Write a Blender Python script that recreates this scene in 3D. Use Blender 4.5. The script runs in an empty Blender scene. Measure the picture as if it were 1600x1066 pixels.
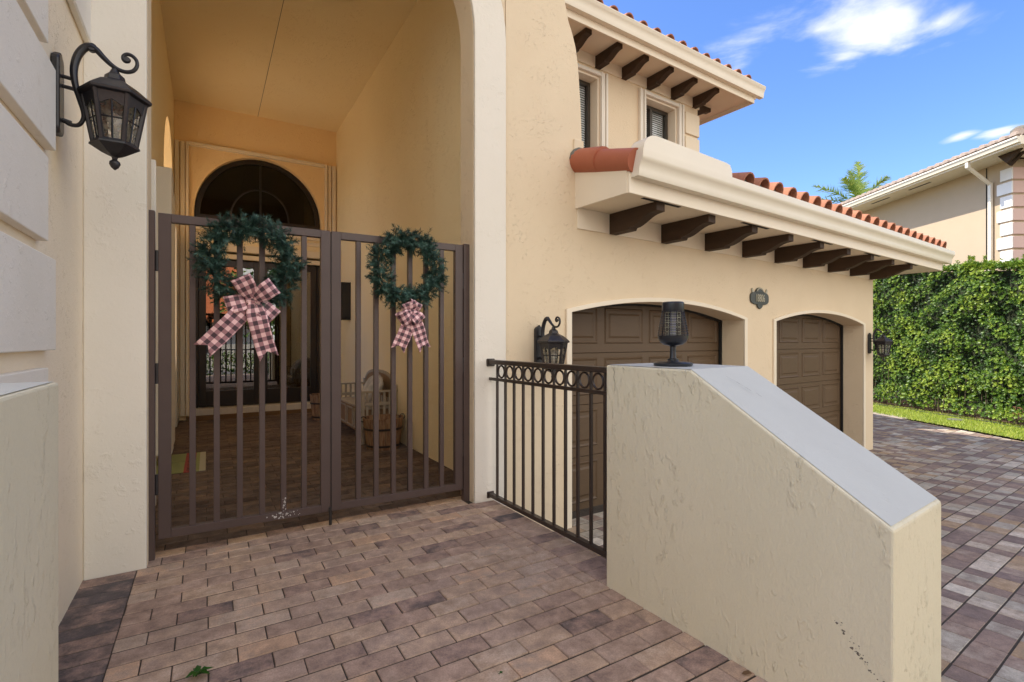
import bpy, bmesh, math, random
from mathutils import Vector, Matrix
R = math.radians
random.seed(7)
S = bpy.context.scene
COL = S.collection
# ------------------------------------------------------------------ camera
cam = bpy.data.objects.new('camera', bpy.data.cameras.new('camera'))
COL.objects.link(cam); S.camera = cam
cam.location = (0, 0, 1.25); cam.rotation_euler = (R(90), 0, 0)
cam.data.sensor_width = 36; cam.data.lens = 36 * 795 / 1600
cam.data.clip_start = 0.05; cam.data.clip_end = 3000
# ------------------------------------------------------------------ light
SUN_EL, SUN_AZ = R(50), R(174)          # azimuth of the sun, counter-clockwise from +X
EXPOSURE = 1.66
S.view_settings.view_transform = 'Standard'; S.view_settings.look = 'None'
S.view_settings.exposure = EXPOSURE; S.view_settings.gamma = 1.0
sd = Vector((math.cos(SUN_EL)*math.cos(SUN_AZ), math.cos(SUN_EL)*math.sin(SUN_AZ), math.sin(SUN_EL)))
sun = bpy.data.objects.new('sun', bpy.data.lights.new('sun', 'SUN'))
COL.objects.link(sun); sun.data.energy = 2.3; sun.data.angle = R(0.53); sun.data.color = (1, .94, .84)
sun.rotation_euler = sd.to_track_quat('Z', 'Y').to_euler(); sun.location = (-10, 5, 20)

REAR_FILL = (6.2, 5.95, 5.6)  # brightness of the added fill clouds
W_ = bpy.data.worlds.new('World'); S.world = W_; W_.use_nodes = True
def sky_world():
    nt = W_.node_tree; N = nt.nodes; L = nt.links; N.clear()
    out = N.new('ShaderNodeOutputWorld'); bg = N.new('ShaderNodeBackground')
    sky = N.new('ShaderNodeTexSky'); sky.sky_type = 'NISHITA'; sky.sun_disc = False
    sky.sun_elevation = SUN_EL; sky.sun_rotation = R(90) - SUN_AZ
    sky.air_density = 1.0; sky.dust_density = 1.0; sky.ozone_density = 3.5
    bg.inputs['Strength'].default_value = 0.10
    tc = N.new('ShaderNodeTexCoord'); sep = N.new('ShaderNodeSeparateXYZ'); L.new(tc.outputs['Generated'], sep.inputs[0])
    def M(op, a, b=None, clamp=False):
        n = N.new('ShaderNodeMath'); n.operation = op; n.use_clamp = clamp
        for i, x in enumerate((a, b)):
            if x is None: continue
            if isinstance(x, (int, float)): n.inputs[i].default_value = x
            else: L.new(x, n.inputs[i])
        return n.outputs[0]
    z = M('MAXIMUM', sep.outputs[2], .03)
    px = M('DIVIDE', sep.outputs[0], z); py = M('DIVIDE', sep.outputs[1], z)
    cmb = N.new('ShaderNodeCombineXYZ'); L.new(px, cmb.inputs[0]); L.new(py, cmb.inputs[1])
    nz = N.new('ShaderNodeTexNoise'); nz.inputs['Scale'].default_value = 3.2; nz.inputs['Detail'].default_value = 9
    nz.inputs['Roughness'].default_value = .56; nz.inputs['Distortion'].default_value = .35
    L.new(cmb.outputs[0], nz.inputs['Vector'])
    mask = None
    for cx, cy, rx, ry, k in ((1.15, 1.62, .26, .17, 1.1), (1.34, 1.60, .15, .11, .8), (1.0, 1.63, .16, .10, .75), (1.17, 1.80, .08, .10, .5), (.80, 1.72, .09, .12, .3),
                              (2.19, 2.50, .055, .10, .8), (2.335, 2.44, .075, .10, .9), (-2.6, 1.2, .9, .5, 1)):
        a = M('DIVIDE', M('SUBTRACT', px, cx), rx); b = M('DIVIDE', M('SUBTRACT', py, cy), ry)
        d2 = M('ADD', M('MULTIPLY', a, a), M('MULTIPLY', b, b))
        e = M('MULTIPLY', M('SUBTRACT', 1.0, M('SQRT', d2)), k)
        mask = e if mask is None else M('MAXIMUM', mask, e)
    den = M('ADD', mask, M('MULTIPLY', M('SUBTRACT', nz.outputs['Fac'], .5), 2.6))
    mr = N.new('ShaderNodeMapRange'); mr.interpolation_type = 'SMOOTHSTEP'
    mr.inputs['From Min'].default_value = -.12; mr.inputs['From Max'].default_value = 1.0; L.new(den, mr.inputs['Value'])
    gate = M('GREATER_THAN', mask, -.9)
    fac = M('MULTIPLY', mr.outputs[0], gate)
    fac = M('MULTIPLY', fac, .95)
    # added bright cloud bank behind the camera, fill light for the shaded facade
    hx, hy, hz_ = sep.outputs[0], sep.outputs[1], sep.outputs[2]
    n3 = N.new('ShaderNodeTexNoise'); n3.inputs['Scale'].default_value = 2.6; n3.inputs['Detail'].default_value = 8; n3.inputs['Roughness'].default_value = .55
    L.new(tc.outputs['Generated'], n3.inputs['Vector'])
    bank = M('ADD', M('ADD', M('ADD', M('MULTIPLY', hy, -1.15), M('MULTIPLY', hx, .75)), M('MULTIPLY', M('MAXIMUM', M('SUBTRACT', hz_, .55), 0.0), -.6)), M('MULTIPLY', M('SUBTRACT', n3.outputs['Fac'], .5), 1.6))
    mr2 = N.new('ShaderNodeMapRange'); mr2.interpolation_type = 'SMOOTHSTEP'; mr2.inputs['From Min'].default_value = .28; mr2.inputs['From Max'].default_value = .62
    L.new(bank, mr2.inputs['Value']); rear = M('MULTIPLY', mr2.outputs[0], M('LESS_THAN', hy, .12))
    hs = N.new('ShaderNodeHueSaturation'); hs.inputs['Saturation'].default_value = 1.2; hs.inputs['Hue'].default_value = .512
    L.new(sky.outputs[0], hs.inputs['Color'])
    mx = N.new('ShaderNodeMix'); mx.data_type = 'RGBA'
    L.new(fac, mx.inputs[0]); L.new(hs.outputs[0], mx.inputs[6]); mx.inputs[7].default_value = (3.9, 3.95, 4.05, 1)
    mx2 = N.new('ShaderNodeMix'); mx2.data_type = 'RGBA'; L.new(rear, mx2.inputs[0]); L.new(mx.outputs[2], mx2.inputs[6]); mx2.inputs[7].default_value = (REAR_FILL[0], REAR_FILL[1], REAR_FILL[2], 1)
    L.new(mx2.outputs[2], bg.inputs['Color']); L.new(bg.outputs[0], out.inputs[0])
sky_world()
S.render.engine = 'CYCLES'
S.cycles.max_bounces = 10; S.cycles.diffuse_bounces = 7; S.cycles.glossy_bounces = 5; S.cycles.transparent_max_bounces = 12

# ------------------------------------------------------------------ frames (s along, d into the building, z up)
def frame(x, y, a, z=0): return Matrix.Translation((x, y, z)) @ Matrix.Rotation(R(a), 4, 'Z')
FF = frame(-.373, 4.007, 30.87)          # entry facade
FW = frame(-.0515, 4.096, 35.57)         # garage wing facade
_v = FW @ Vector((0, 1.6, 0)); FV = frame(_v.x, _v.y, 34)     # upper storey wall
FR = frame(-.187, 4.02, -57.9)           # railing line, runs towards the camera
I4 = Matrix.Identity(4)
# ------------------------------------------------------------------ materials
def mat(name, col=(.5, .5, .5), rough=.6, metal=0, var=None, vscale=3, bump=0, bscale=60, bkind='noise', spec=.5, dirt=0, dirtcol=(.05, .045, .04), stretch=None, vamt=.5, fine=0):
    m = bpy.data.materials.new(name); m.use_nodes = True
    nt = m.node_tree; N = nt.nodes; L = nt.links
    b = N['Principled BSDF']; b.inputs['Roughness'].default_value = rough; b.inputs['Metallic'].default_value = metal
    b.inputs['Specular IOR Level'].default_value = spec
    b.inputs['Base Color'].default_value = (*col, 1)
    tc = N.new('ShaderNodeTexCoord'); vec = tc.outputs['Object']
    if stretch:
        mp = N.new('ShaderNodeMapping'); mp.inputs['Scale'].default_value = stretch; L.new(vec, mp.inputs[0]); vec = mp.outputs[0]
    cur = None
    def noise(sc, det=6, ro=.6, dis=0):
        n = N.new('ShaderNodeTexNoise'); n.inputs['Scale'].default_value = sc; n.inputs['Detail'].default_value = det
        n.inputs['Roughness'].default_value = ro; n.inputs['Distortion'].default_value = dis; L.new(vec, n.inputs['Vector']); return n
    def ramp(src, a, bb):
        r = N.new('ShaderNodeMapRange'); r.inputs['From Min'].default_value = a; r.inputs['From Max'].default_value = bb; L.new(src, r.inputs['Value']); return r.outputs[0]
    def mix(fac, A, B):
        x = N.new('ShaderNodeMix'); x.data_type = 'RGBA'
        if isinstance(fac, float): x.inputs[0].default_value = fac
        else: L.new(fac, x.inputs[0])
        for i, q in ((6, A), (7, B)):
            if isinstance(q, tuple): x.inputs[i].default_value = (*q, 1)
            else: L.new(q, x.inputs[i])
        return x.outputs[2]
    if var:
        cur = mix(ramp(noise(vscale, 8, .65).outputs['Fac'], .5 - vamt * .5, .5 + vamt * .5), col, var)
    if fine:
        n = noise(180, 3, .7); c2 = tuple(c * (1 - fine) for c in col)
        cur = mix(ramp(n.outputs['Fac'], .45, .75), cur or col, c2)
    if dirt:
        n = noise(2.2, 10, .75, .6); n2 = noise(30, 4, .7)
        mm = N.new('ShaderNodeMath'); mm.operation = 'MULTIPLY'
        L.new(ramp(n.outputs['Fac'], .58, .74), mm.inputs[0]); L.new(ramp(n2.outputs['Fac'], .5, .7), mm.inputs[1])
        m2 = N.new('ShaderNodeMath'); m2.operation = 'MULTIPLY'; L.new(mm.outputs[0], m2.inputs[0]); m2.inputs[1].default_value = dirt
        cur = mix(m2.outputs[0], cur or col, dirtcol)
    if cur: L.new(cur, b.inputs['Base Color'])
    if bump:
        bp = N.new('ShaderNodeBump'); bp.inputs['Strength'].default_value = 1.0; bp.inputs['Distance'].default_value = bump
        if bkind == 'stucco':
            def mth(op, x, y):
                q = N.new('ShaderNodeMath'); q.operation = op
                for ii, w_ in enumerate((x, y)):
                    if isinstance(w_, (int, float)): q.inputs[ii].default_value = w_
                    else: L.new(w_, q.inputs[ii])
                return q.outputs[0]
            rid = ramp(noise(bscale * .42, 5, .62, .25).outputs['Fac'], .54, .80)      # sparse raised trowel marks
            patch = ramp(noise(bscale * .055, 4, .6).outputs['Fac'], .42, .60)
            tor = ramp(noise(bscale * 1.1, 6, .7).outputs['Fac'], .35, .7)
            hgt = mth('ADD', mth('MULTIPLY', rid, mth('ADD', mth('MULTIPLY', patch, 2.0), .25)), mth('MULTIPLY', tor, .30))
            hgt = mth('ADD', hgt, mth('MULTIPLY', noise(2.2, 2, .5).outputs['Fac'], 1.2))
            L.new(hgt, bp.inputs['Height'])
        else:
            L.new(noise(bscale, 5, .6).outputs['Fac'], bp.inputs['Height'])
        L.new(bp.outputs[0], b.inputs['Normal'])
    return m
M = {}
PE = (.79, .655, .465); PE2 = (.73, .59, .405)
M['stucco'] = mat('painted stucco', PE, .8, fine=.09, var=PE2, vscale=1.2, bump=.0028, bscale=74, bkind='stucco', dirt=.35, dirtcol=(.42, .32, .2))
M['porch'] = mat('porch stucco', (.92, .80, .54), .8, var=(.90, .76, .49), vscale=1.0, bump=.0036, bscale=66, bkind='stucco')
M['white'] = mat('white smooth stucco', (.83, .78, .69), .75, var=(.76, .71, .61), vscale=1.1, bump=.0016, bscale=50, bkind='stucco', dirt=.45, dirtcol=(.45, .4, .32))
M['porch_glow'] = mat('porch stucco tinted with warm glow', (.93, .71, .41), .8, var=(.91, .67, .37), vscale=1.0, bump=.0036, bscale=66, bkind='stucco')  # warm light on the back wall put into its colour
M['half'] = mat('half wall stucco', (.76, .68, .485), .8, fine=.10, var=(.69, .62, .43), vscale=1.1, bump=.0031, bscale=66, bkind='stucco', stretch=(1.15, 1.15, .62), dirt=.3, dirtcol=(.3, .26, .2))
M['halftop'] = mat('half wall coping paint', (.57, .565, .50), .7, fine=.10, var=(.50, .49, .43), vscale=2.5, bump=.0008, bscale=70, bkind='stucco', dirt=.6, dirtcol=(.35, .33, .3))
M['quoinw'] = mat('warm white quoin paint', (.86, .80, .70), .75, var=(.78, .72, .61), vscale=1.8, bump=.0016, bscale=50, bkind='stucco', dirt=.6, dirtcol=(.5, .4, .26))
M['trim'] = mat('cream trim paint', (.84, .75, .60), .5, var=(.80, .70, .54), vscale=2, bump=.0006, bscale=30)
M['gutter'] = mat('cream metal gutter', (.83, .76, .62), .35, var=(.79, .71, .57), vscale=2, dirt=.3, dirtcol=(.5, .42, .3))
M['soffit'] = mat('soffit stucco', (.82, .72, .56), .8, var=(.79, .68, .5), vscale=2, bump=.001, bscale=90)
M['corbel'] = mat('dark brown stained wood', (.045, .027, .017), .65, spec=.2, var=(.075, .046, .028), vscale=8, bump=.0015, bscale=25, stretch=(1, .15, 1))
M['iron'] = mat('dark bronze painted steel', (.075, .050, .045), .42, var=(.09, .062, .055), vscale=5, bump=.0004, bscale=40)
M['railiron'] = mat('rail bronze paint', (.035, .024, .018), .38, var=(.05, .033, .025), vscale=6)
M['black'] = mat('black painted cast metal', (.012, .012, .016), .38, var=(.03, .027, .028), vscale=12, bump=.0006, bscale=70)
M['chip'] = mat('chipped paint showing primer', (.5, .48, .46), .8)
M['garage'] = mat('brown garage door paint', (.105, .068, .038), .5, spec=.3, var=(.12, .078, .044), vscale=3, bump=.0006, bscale=120, stretch=(1, 1, 6))
M['dark'] = mat('dark recess', (.01, .009, .008), .8)
M['tile'] = mat('terracotta roof tile', (.47, .20, .11), .85, var=(.30, .12, .07), vscale=5, bump=.003, bscale=60, dirt=.9, dirtcol=(.2, .12, .08))
M['tilecap'] = mat('smooth terracotta ridge tile', (.42, .125, .06), .55, var=(.36, .10, .05), vscale=3, bump=.001, bscale=50)
M['mortar'] = mat('grey roof mortar', (.20, .19, .16), .95, var=(.12, .12, .1), vscale=30, bump=.006, bscale=60)
M['ntile'] = mat('pale barrel tile', (.48, .38, .30), .85, var=(.30, .23, .19), vscale=5, bump=.002, bscale=60)
M['nwall'] = mat('neighbour beige stucco', (.50, .385, .26), .85, var=(.47, .36, .24), vscale=1.5, bump=.002, bscale=50)
M['npink'] = mat('neighbour terracotta band', (.52, .23, .13), .85, bump=.002, bscale=50)
M['nqbounce'] = mat('neighbour quoin with pink bounce tint', (.66, .46, .40), .8)  # pink bounce light put into the front quoin colour
M['nwhite'] = mat('neighbour white quoin', (.82, .79, .74), .7)
M['alu'] = mat('aluminium shutter track', (.62, .60, .54), .4, metal=.25)
M['winframe'] = mat('dark window frame', (.05, .04, .03), .4)
M['blind'] = mat('white blind slats', (.88, .87, .84), .6)
M['doorframe'] = mat('espresso door paint', (.018, .014, .013), .3)
M['sill'] = mat('pale stone sill', (.6, .56, .5), .7, var=(.5, .46, .4), vscale=9)
M['bouncefloor'] = mat('peach bounce floor', (.72, .54, .34), .8, var=(.66, .48, .29), vscale=2)  # added floor, coloured to throw an orange glow into the porch
M['coir'] = mat('brown coir', (.16, .09, .04), .95, bump=.004, bscale=250)
M['wood'] = mat('cedar barrel staves', (.17, .075, .038), .8, var=(.38, .26, .15), vscale=7, vamt=.35, bump=.003, bscale=20, stretch=(6, 6, .7))
M['hoop'] = mat('black iron hoop', (.02, .017, .015), .5)
M['bench'] = mat('weathered pale bench paint', (.46, .41, .33), .7, var=(.32, .27, .20), vscale=6, bump=.001, bscale=60)
M['benchbox'] = mat('tan bench panel', (.27, .18, .10), .7, var=(.28, .18, .1), vscale=6)
M['pillow'] = mat('grey velvet cushion', (.36, .37, .37), .8, var=(.6, .58, .54), vscale=9, vamt=.3)
M['fur'] = mat('white fringe', (.75, .73, .7), .9)
M['matg'] = mat('olive mat weave', (.28, .30, .12), .95, bump=.002, bscale=300)
M['matr'] = mat('red mat stripe', (.36, .07, .06), .95, bump=.002, bscale=300)
M['matd'] = mat('dark mat lettering', (.05, .03, .03), .95)
M['matb'] = mat('beige mat border', (.45, .42, .3), .95)
M['soil'] = mat('mulch soil', (.12, .07, .04), .95, var=(.25, .16, .1), vscale=15, bump=.02, bscale=40)
M['sand'] = mat('joint sand', (.035, .027, .02), .95, var=(.085, .065, .045), vscale=20, bump=.003, bscale=200)
M['concrete'] = mat('concrete edging', (.42, .35, .29), .85, var=(.34, .29, .24), vscale=10, bump=.002, bscale=80)
M['ground'] = mat('far ground', (.12, .13, .06), .95, var=(.2, .18, .13), vscale=.2)
M['street'] = mat('pale street', (.22, .2, .18), .95, var=(.18, .17, .16), vscale=.5)
M['lawnbase'] = mat('lawn soil', (.14, .19, .03), .95, var=(.26, .25, .08), vscale=6)
M['plastic'] = mat('black plastic', (.015, .016, .02), .3)
M['bronze'] = mat('aged bronze plaque', (.028, .032, .022), .45, var=(.06, .06, .04), vscale=20, bump=.001, bscale=90)
M['bronzel'] = mat('worn raised bronze', (.42, .39, .29), .5)
M['cable'] = mat('black irrigation pipe', (.02, .02, .02), .5)
M['stem'] = mat('brown woody stems', (.10, .075, .045), .9)
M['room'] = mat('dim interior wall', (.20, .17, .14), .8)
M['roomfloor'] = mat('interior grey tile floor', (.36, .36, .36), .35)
M['pot'] = mat('white ceramic pot', (.75, .75, .73), .4)
M['crack'] = mat('hairline crack', (.16, .13, .1), .95)

def leafmat(name, cols, rough=.35, trans=.25):
    m = bpy.data.materials.new(name); m.use_nodes = True; nt = m.node_tree; N = nt.nodes; L = nt.links
    b = N['Principled BSDF']; b.inputs['Roughness'].default_value = rough
    at = N.new('ShaderNodeAttribute'); at.attribute_name = 'tone'
    cr = N.new('ShaderNodeValToRGB'); cr.color_ramp.elements[0].color = (*cols[0], 1); cr.color_ramp.elements[1].color = (*cols[-1], 1)
    for i, c in enumerate(cols[1:-1]):
        e = cr.color_ramp.elements.new((i + 1) / (len(cols) - 1)); e.color = (*c, 1)
    L.new(at.outputs['Fac'], cr.inputs[0]); L.new(cr.outputs[0], b.inputs['Base Color'])
    if trans:
        t = N.new('ShaderNodeBsdfTranslucent'); L.new(cr.outputs[0], t.inputs[0]); mx = N.new('ShaderNodeMixShader'); mx.inputs[0].default_value = trans
        L.new(b.outputs[0], mx.inputs[1]); L.new(t.outputs[0], mx.inputs[2]); L.new(mx.outputs[0], N['Material Output'].inputs[0])
    return m
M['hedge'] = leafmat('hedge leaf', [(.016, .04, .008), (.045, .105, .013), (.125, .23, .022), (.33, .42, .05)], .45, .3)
M['fir'] = leafmat('artificial fir needle', [(.014, .036, .026), (.03, .085, .062), (.075, .155, .12)], .6, 0)
M['palm'] = leafmat('palm leaflet', [(.10, .19, .03), (.22, .33, .05), (.42, .48, .10)], .4, .35)
M['grass'] = leafmat('grass blade', [(.17, .27, .025), (.36, .47, .04), (.58, .60, .12)], .5, .35)
M['weed'] = leafmat('weed leaf', [(.03, .12, .01), (.08, .25, .02)], .4, .3)

def glassmat(name, ior=1.5, tint=(.9, .9, .9), refl=1.0, rough=0.0, wob=0):
    m = bpy.data.materials.new(name); m.use_nodes = True; nt = m.node_tree; N = nt.nodes; L = nt.links
    N.remove(N['Principled BSDF'])
    fr = N.new('ShaderNodeFresnel'); fr.inputs[0].default_value = ior
    ge = N.new('ShaderNodeNewGeometry'); im = N.new('ShaderNodeMapRange'); im.inputs[3].default_value = ior; im.inputs[4].default_value = 1 / ior
    L.new(ge.outputs['Backfacing'], im.inputs[0]); L.new(im.outputs[0], fr.inputs[0])
    t = N.new('ShaderNodeBsdfTransparent'); t.inputs[0].default_value = (*tint, 1)
    g = N.new('ShaderNodeBsdfGlossy'); g.inputs['Roughness'].default_value = rough; g.inputs['Color'].default_value = (refl, refl, refl, 1)
    mx = N.new('ShaderNodeMixShader'); L.new(fr.outputs[0], mx.inputs[0]); L.new(t.outputs[0], mx.inputs[1]); L.new(g.outputs[0], mx.inputs[2])
    if wob:
        n = N.new('ShaderNodeTexNoise'); n.inputs['Scale'].default_value = wob; bp = N.new('ShaderNodeBump'); bp.inputs['Distance'].default_value = .004
        tc = N.new('ShaderNodeTexCoord'); L.new(tc.outputs['Object'], n.inputs['Vector'])
        L.new(n.outputs['Fac'], bp.inputs['Height']); L.new(bp.outputs[0], g.inputs['Normal'])
        df = N.new('ShaderNodeBsdfTranslucent'); df.inputs[0].default_value = (.85, .82, .72, 1); L.new(bp.outputs[0], df.inputs['Normal'])
        m2 = N.new('ShaderNodeMixShader'); rr = N.new('ShaderNodeMapRange'); rr.inputs[1].default_value = .35; rr.inputs[2].default_value = .65; rr.inputs[3].default_value = .1; rr.inputs[4].default_value = .7
        L.new(n.outputs['Fac'], rr.inputs[0]); L.new(rr.outputs[0], m2.inputs[0]); L.new(mx.outputs[0], m2.inputs[1]); L.new(df.outputs[0], m2.inputs[2]); mx = m2
    L.new(mx.outputs[0], N['Material Output'].inputs[0]); return m
M['glass'] = glassmat('tinted door glass', 2.7, (.5, .52, .5))
M['fanglass'] = glassmat('dark fanlight glass', 1.45, (.35, .33, .30))
M['winglass'] = glassmat('window glass', 1.3, (.9, .92, .93))
M['lglass'] = glassmat('seeded lantern glass', 1.5, (.95, .93, .88), .9, .03, 45)

def plaidmat():
    m = bpy.data.materials.new('pink and black buffalo plaid ribbon'); m.use_nodes = True; nt = m.node_tree; N = nt.nodes; L = nt.links
    b = N['Principled BSDF']; b.inputs['Roughness'].default_value = .75
    uv = N.new('ShaderNodeUVMap'); uv.uv_map = 'UVMap'; sp = N.new('ShaderNodeSeparateXYZ'); L.new(uv.outputs[0], sp.inputs[0])
    def st(o):
        a = N.new('ShaderNodeMath'); a.operation = 'FRACT'; L.new(o, a.inputs[0])
        c = N.new('ShaderNodeMath'); c.operation = 'GREATER_THAN'; L.new(a.outputs[0], c.inputs[0]); c.inputs[1].default_value = .5; return c.outputs[0]
    a = N.new('ShaderNodeMath'); a.operation = 'ADD'; L.new(st(sp.outputs[0]), a.inputs[0]); L.new(st(sp.outputs[1]), a.inputs[1])
    h = N.new('ShaderNodeMath'); h.operation = 'MULTIPLY'; L.new(a.outputs[0], h.inputs[0]); h.inputs[1].default_value = .5
    cr = N.new('ShaderNodeValToRGB'); cr.color_ramp.interpolation = 'CONSTANT'
    cr.color_ramp.elements[0].color = (.86, .56, .56, 1); cr.color_ramp.elements[0].position = 0
    cr.color_ramp.elements[1].color = (.07, .04, .05, 1); cr.color_ramp.elements[1].position = .8
    e = cr.color_ramp.elements.new(.3); e.color = (.37, .19, .21, 1)
    L.new(h.outputs[0], cr.inputs[0]); L.new(cr.outputs[0], b.inputs['Base Color']); return m
M['plaid'] = plaidmat()

def pavermat(name, cols, bump=.0025, mot=1.3):
    m = bpy.data.materials.new(name); m.use_nodes = True; nt = m.node_tree; N = nt.nodes; L = nt.links
    b = N['Principled BSDF']; b.inputs['Roughness'].default_value = .8
    at = N.new('ShaderNodeAttribute'); at.attribute_name = 'tone'
    cr = N.new('ShaderNodeValToRGB'); cr.color_ramp.interpolation = 'LINEAR'
    cr.color_ramp.elements[0].color = (*cols[0], 1); cr.color_ramp.elements[1].color = (*cols[-1], 1)
    for i, c in enumerate(cols[1:-1]): cr.color_ramp.elements.new((i + 1) / (len(cols) - 1)).color = (*c, 1)
    tc = N.new('ShaderNodeTexCoord')
    nn = N.new('ShaderNodeTexNoise'); nn.inputs['Scale'].default_value = 7; nn.inputs['Detail'].default_value = 6; nn.inputs['Roughness'].default_value = .7; L.new(tc.outputs['Object'], nn.inputs['Vector'])
    m1 = N.new('ShaderNodeMath'); m1.operation = 'MULTIPLY_ADD'; L.new(nn.outputs['Fac'], m1.inputs[0]); m1.inputs[1].default_value = mot; m1.inputs[2].default_value = -mot / 2
    m2 = N.new('ShaderNodeMath'); m2.operation = 'ADD'; m2.use_clamp = True; L.new(m1.outputs[0], m2.inputs[0]); L.new(at.outputs['Fac'], m2.inputs[1]); L.new(m2.outputs[0], cr.inputs[0])
    def noise(s, d=6, r=.65):
        n = N.new('ShaderNodeTexNoise'); n.inputs['Scale'].default_value = s; n.inputs['Detail'].default_value = d; n.inputs['Roughness'].default_value = r; L.new(tc.outputs['Object'], n.inputs['Vector']); return n.outputs['Fac']
    def mr(o, a, c, x=0., y=1.):
        n = N.new('ShaderNodeMapRange'); n.inputs[1].default_value = a; n.inputs[2].default_value = c; n.inputs[3].default_value = x; n.inputs[4].default_value = y; L.new(o, n.inputs[0]); return n.outputs[0]
    def mul(A, fac):
        mx = N.new('ShaderNodeMix'); mx.data_type = 'RGBA'; mx.blend_type = 'MULTIPLY'; mx.inputs[0].default_value = 1
        cm = N.new('ShaderNodeCombineXYZ')
        for i in range(3): L.new(fac, cm.inputs[i])
        L.new(A, mx.inputs[6]); L.new(cm.outputs[0], mx.inputs[7]); return mx.outputs[2]
    c = mul(cr.outputs[0], mr(noise(14, 8), .3, .7, .72, 1.22))
    c = mul(c, mr(noise(160, 3), .35, .7, .82, 1.15))
    c = mul(c, mr(noise(1.3, 5), .35, .65, .85, 1.1))
    # pale lime bloom
    mx = N.new('ShaderNodeMix'); mx.data_type = 'RGBA'; L.new(mr(noise(9, 9, .75), .60, .78, 0, .35), mx.inputs[0]); L.new(c, mx.inputs[6]); mx.inputs[7].default_value = (.42, .37, .33, 1)
    L.new(mx.outputs[2], b.inputs['Base Color'])
    bp = N.new('ShaderNodeBump'); bp.inputs['Distance'].default_value = bump; ad = N.new('ShaderNodeMath'); ad.operation = 'ADD'; L.new(noise(150, 4), ad.inputs[0]); L.new(noise(18, 5), ad.inputs[1])
    L.new(ad.outputs[0], bp.inputs['Height']); L.new(bp.outputs[0], b.inputs['Normal']); return m
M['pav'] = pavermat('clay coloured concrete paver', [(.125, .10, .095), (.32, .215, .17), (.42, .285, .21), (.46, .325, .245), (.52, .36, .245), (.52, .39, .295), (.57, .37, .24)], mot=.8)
M['pavin'] = pavermat('dark porch paver', [(.07, .045, .035), (.11, .075, .058), (.15, .105, .08), (.19, .125, .085)])  # darker palette for the pavers inside the porch
M['drv'] = pavermat('mixed driveway paver', [(.24, .17, .14), (.32, .22, .165), (.46, .405, .32), (.40, .265, .15), (.55, .45, .345), (.70, .62, .50)], mot=.28)

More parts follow.
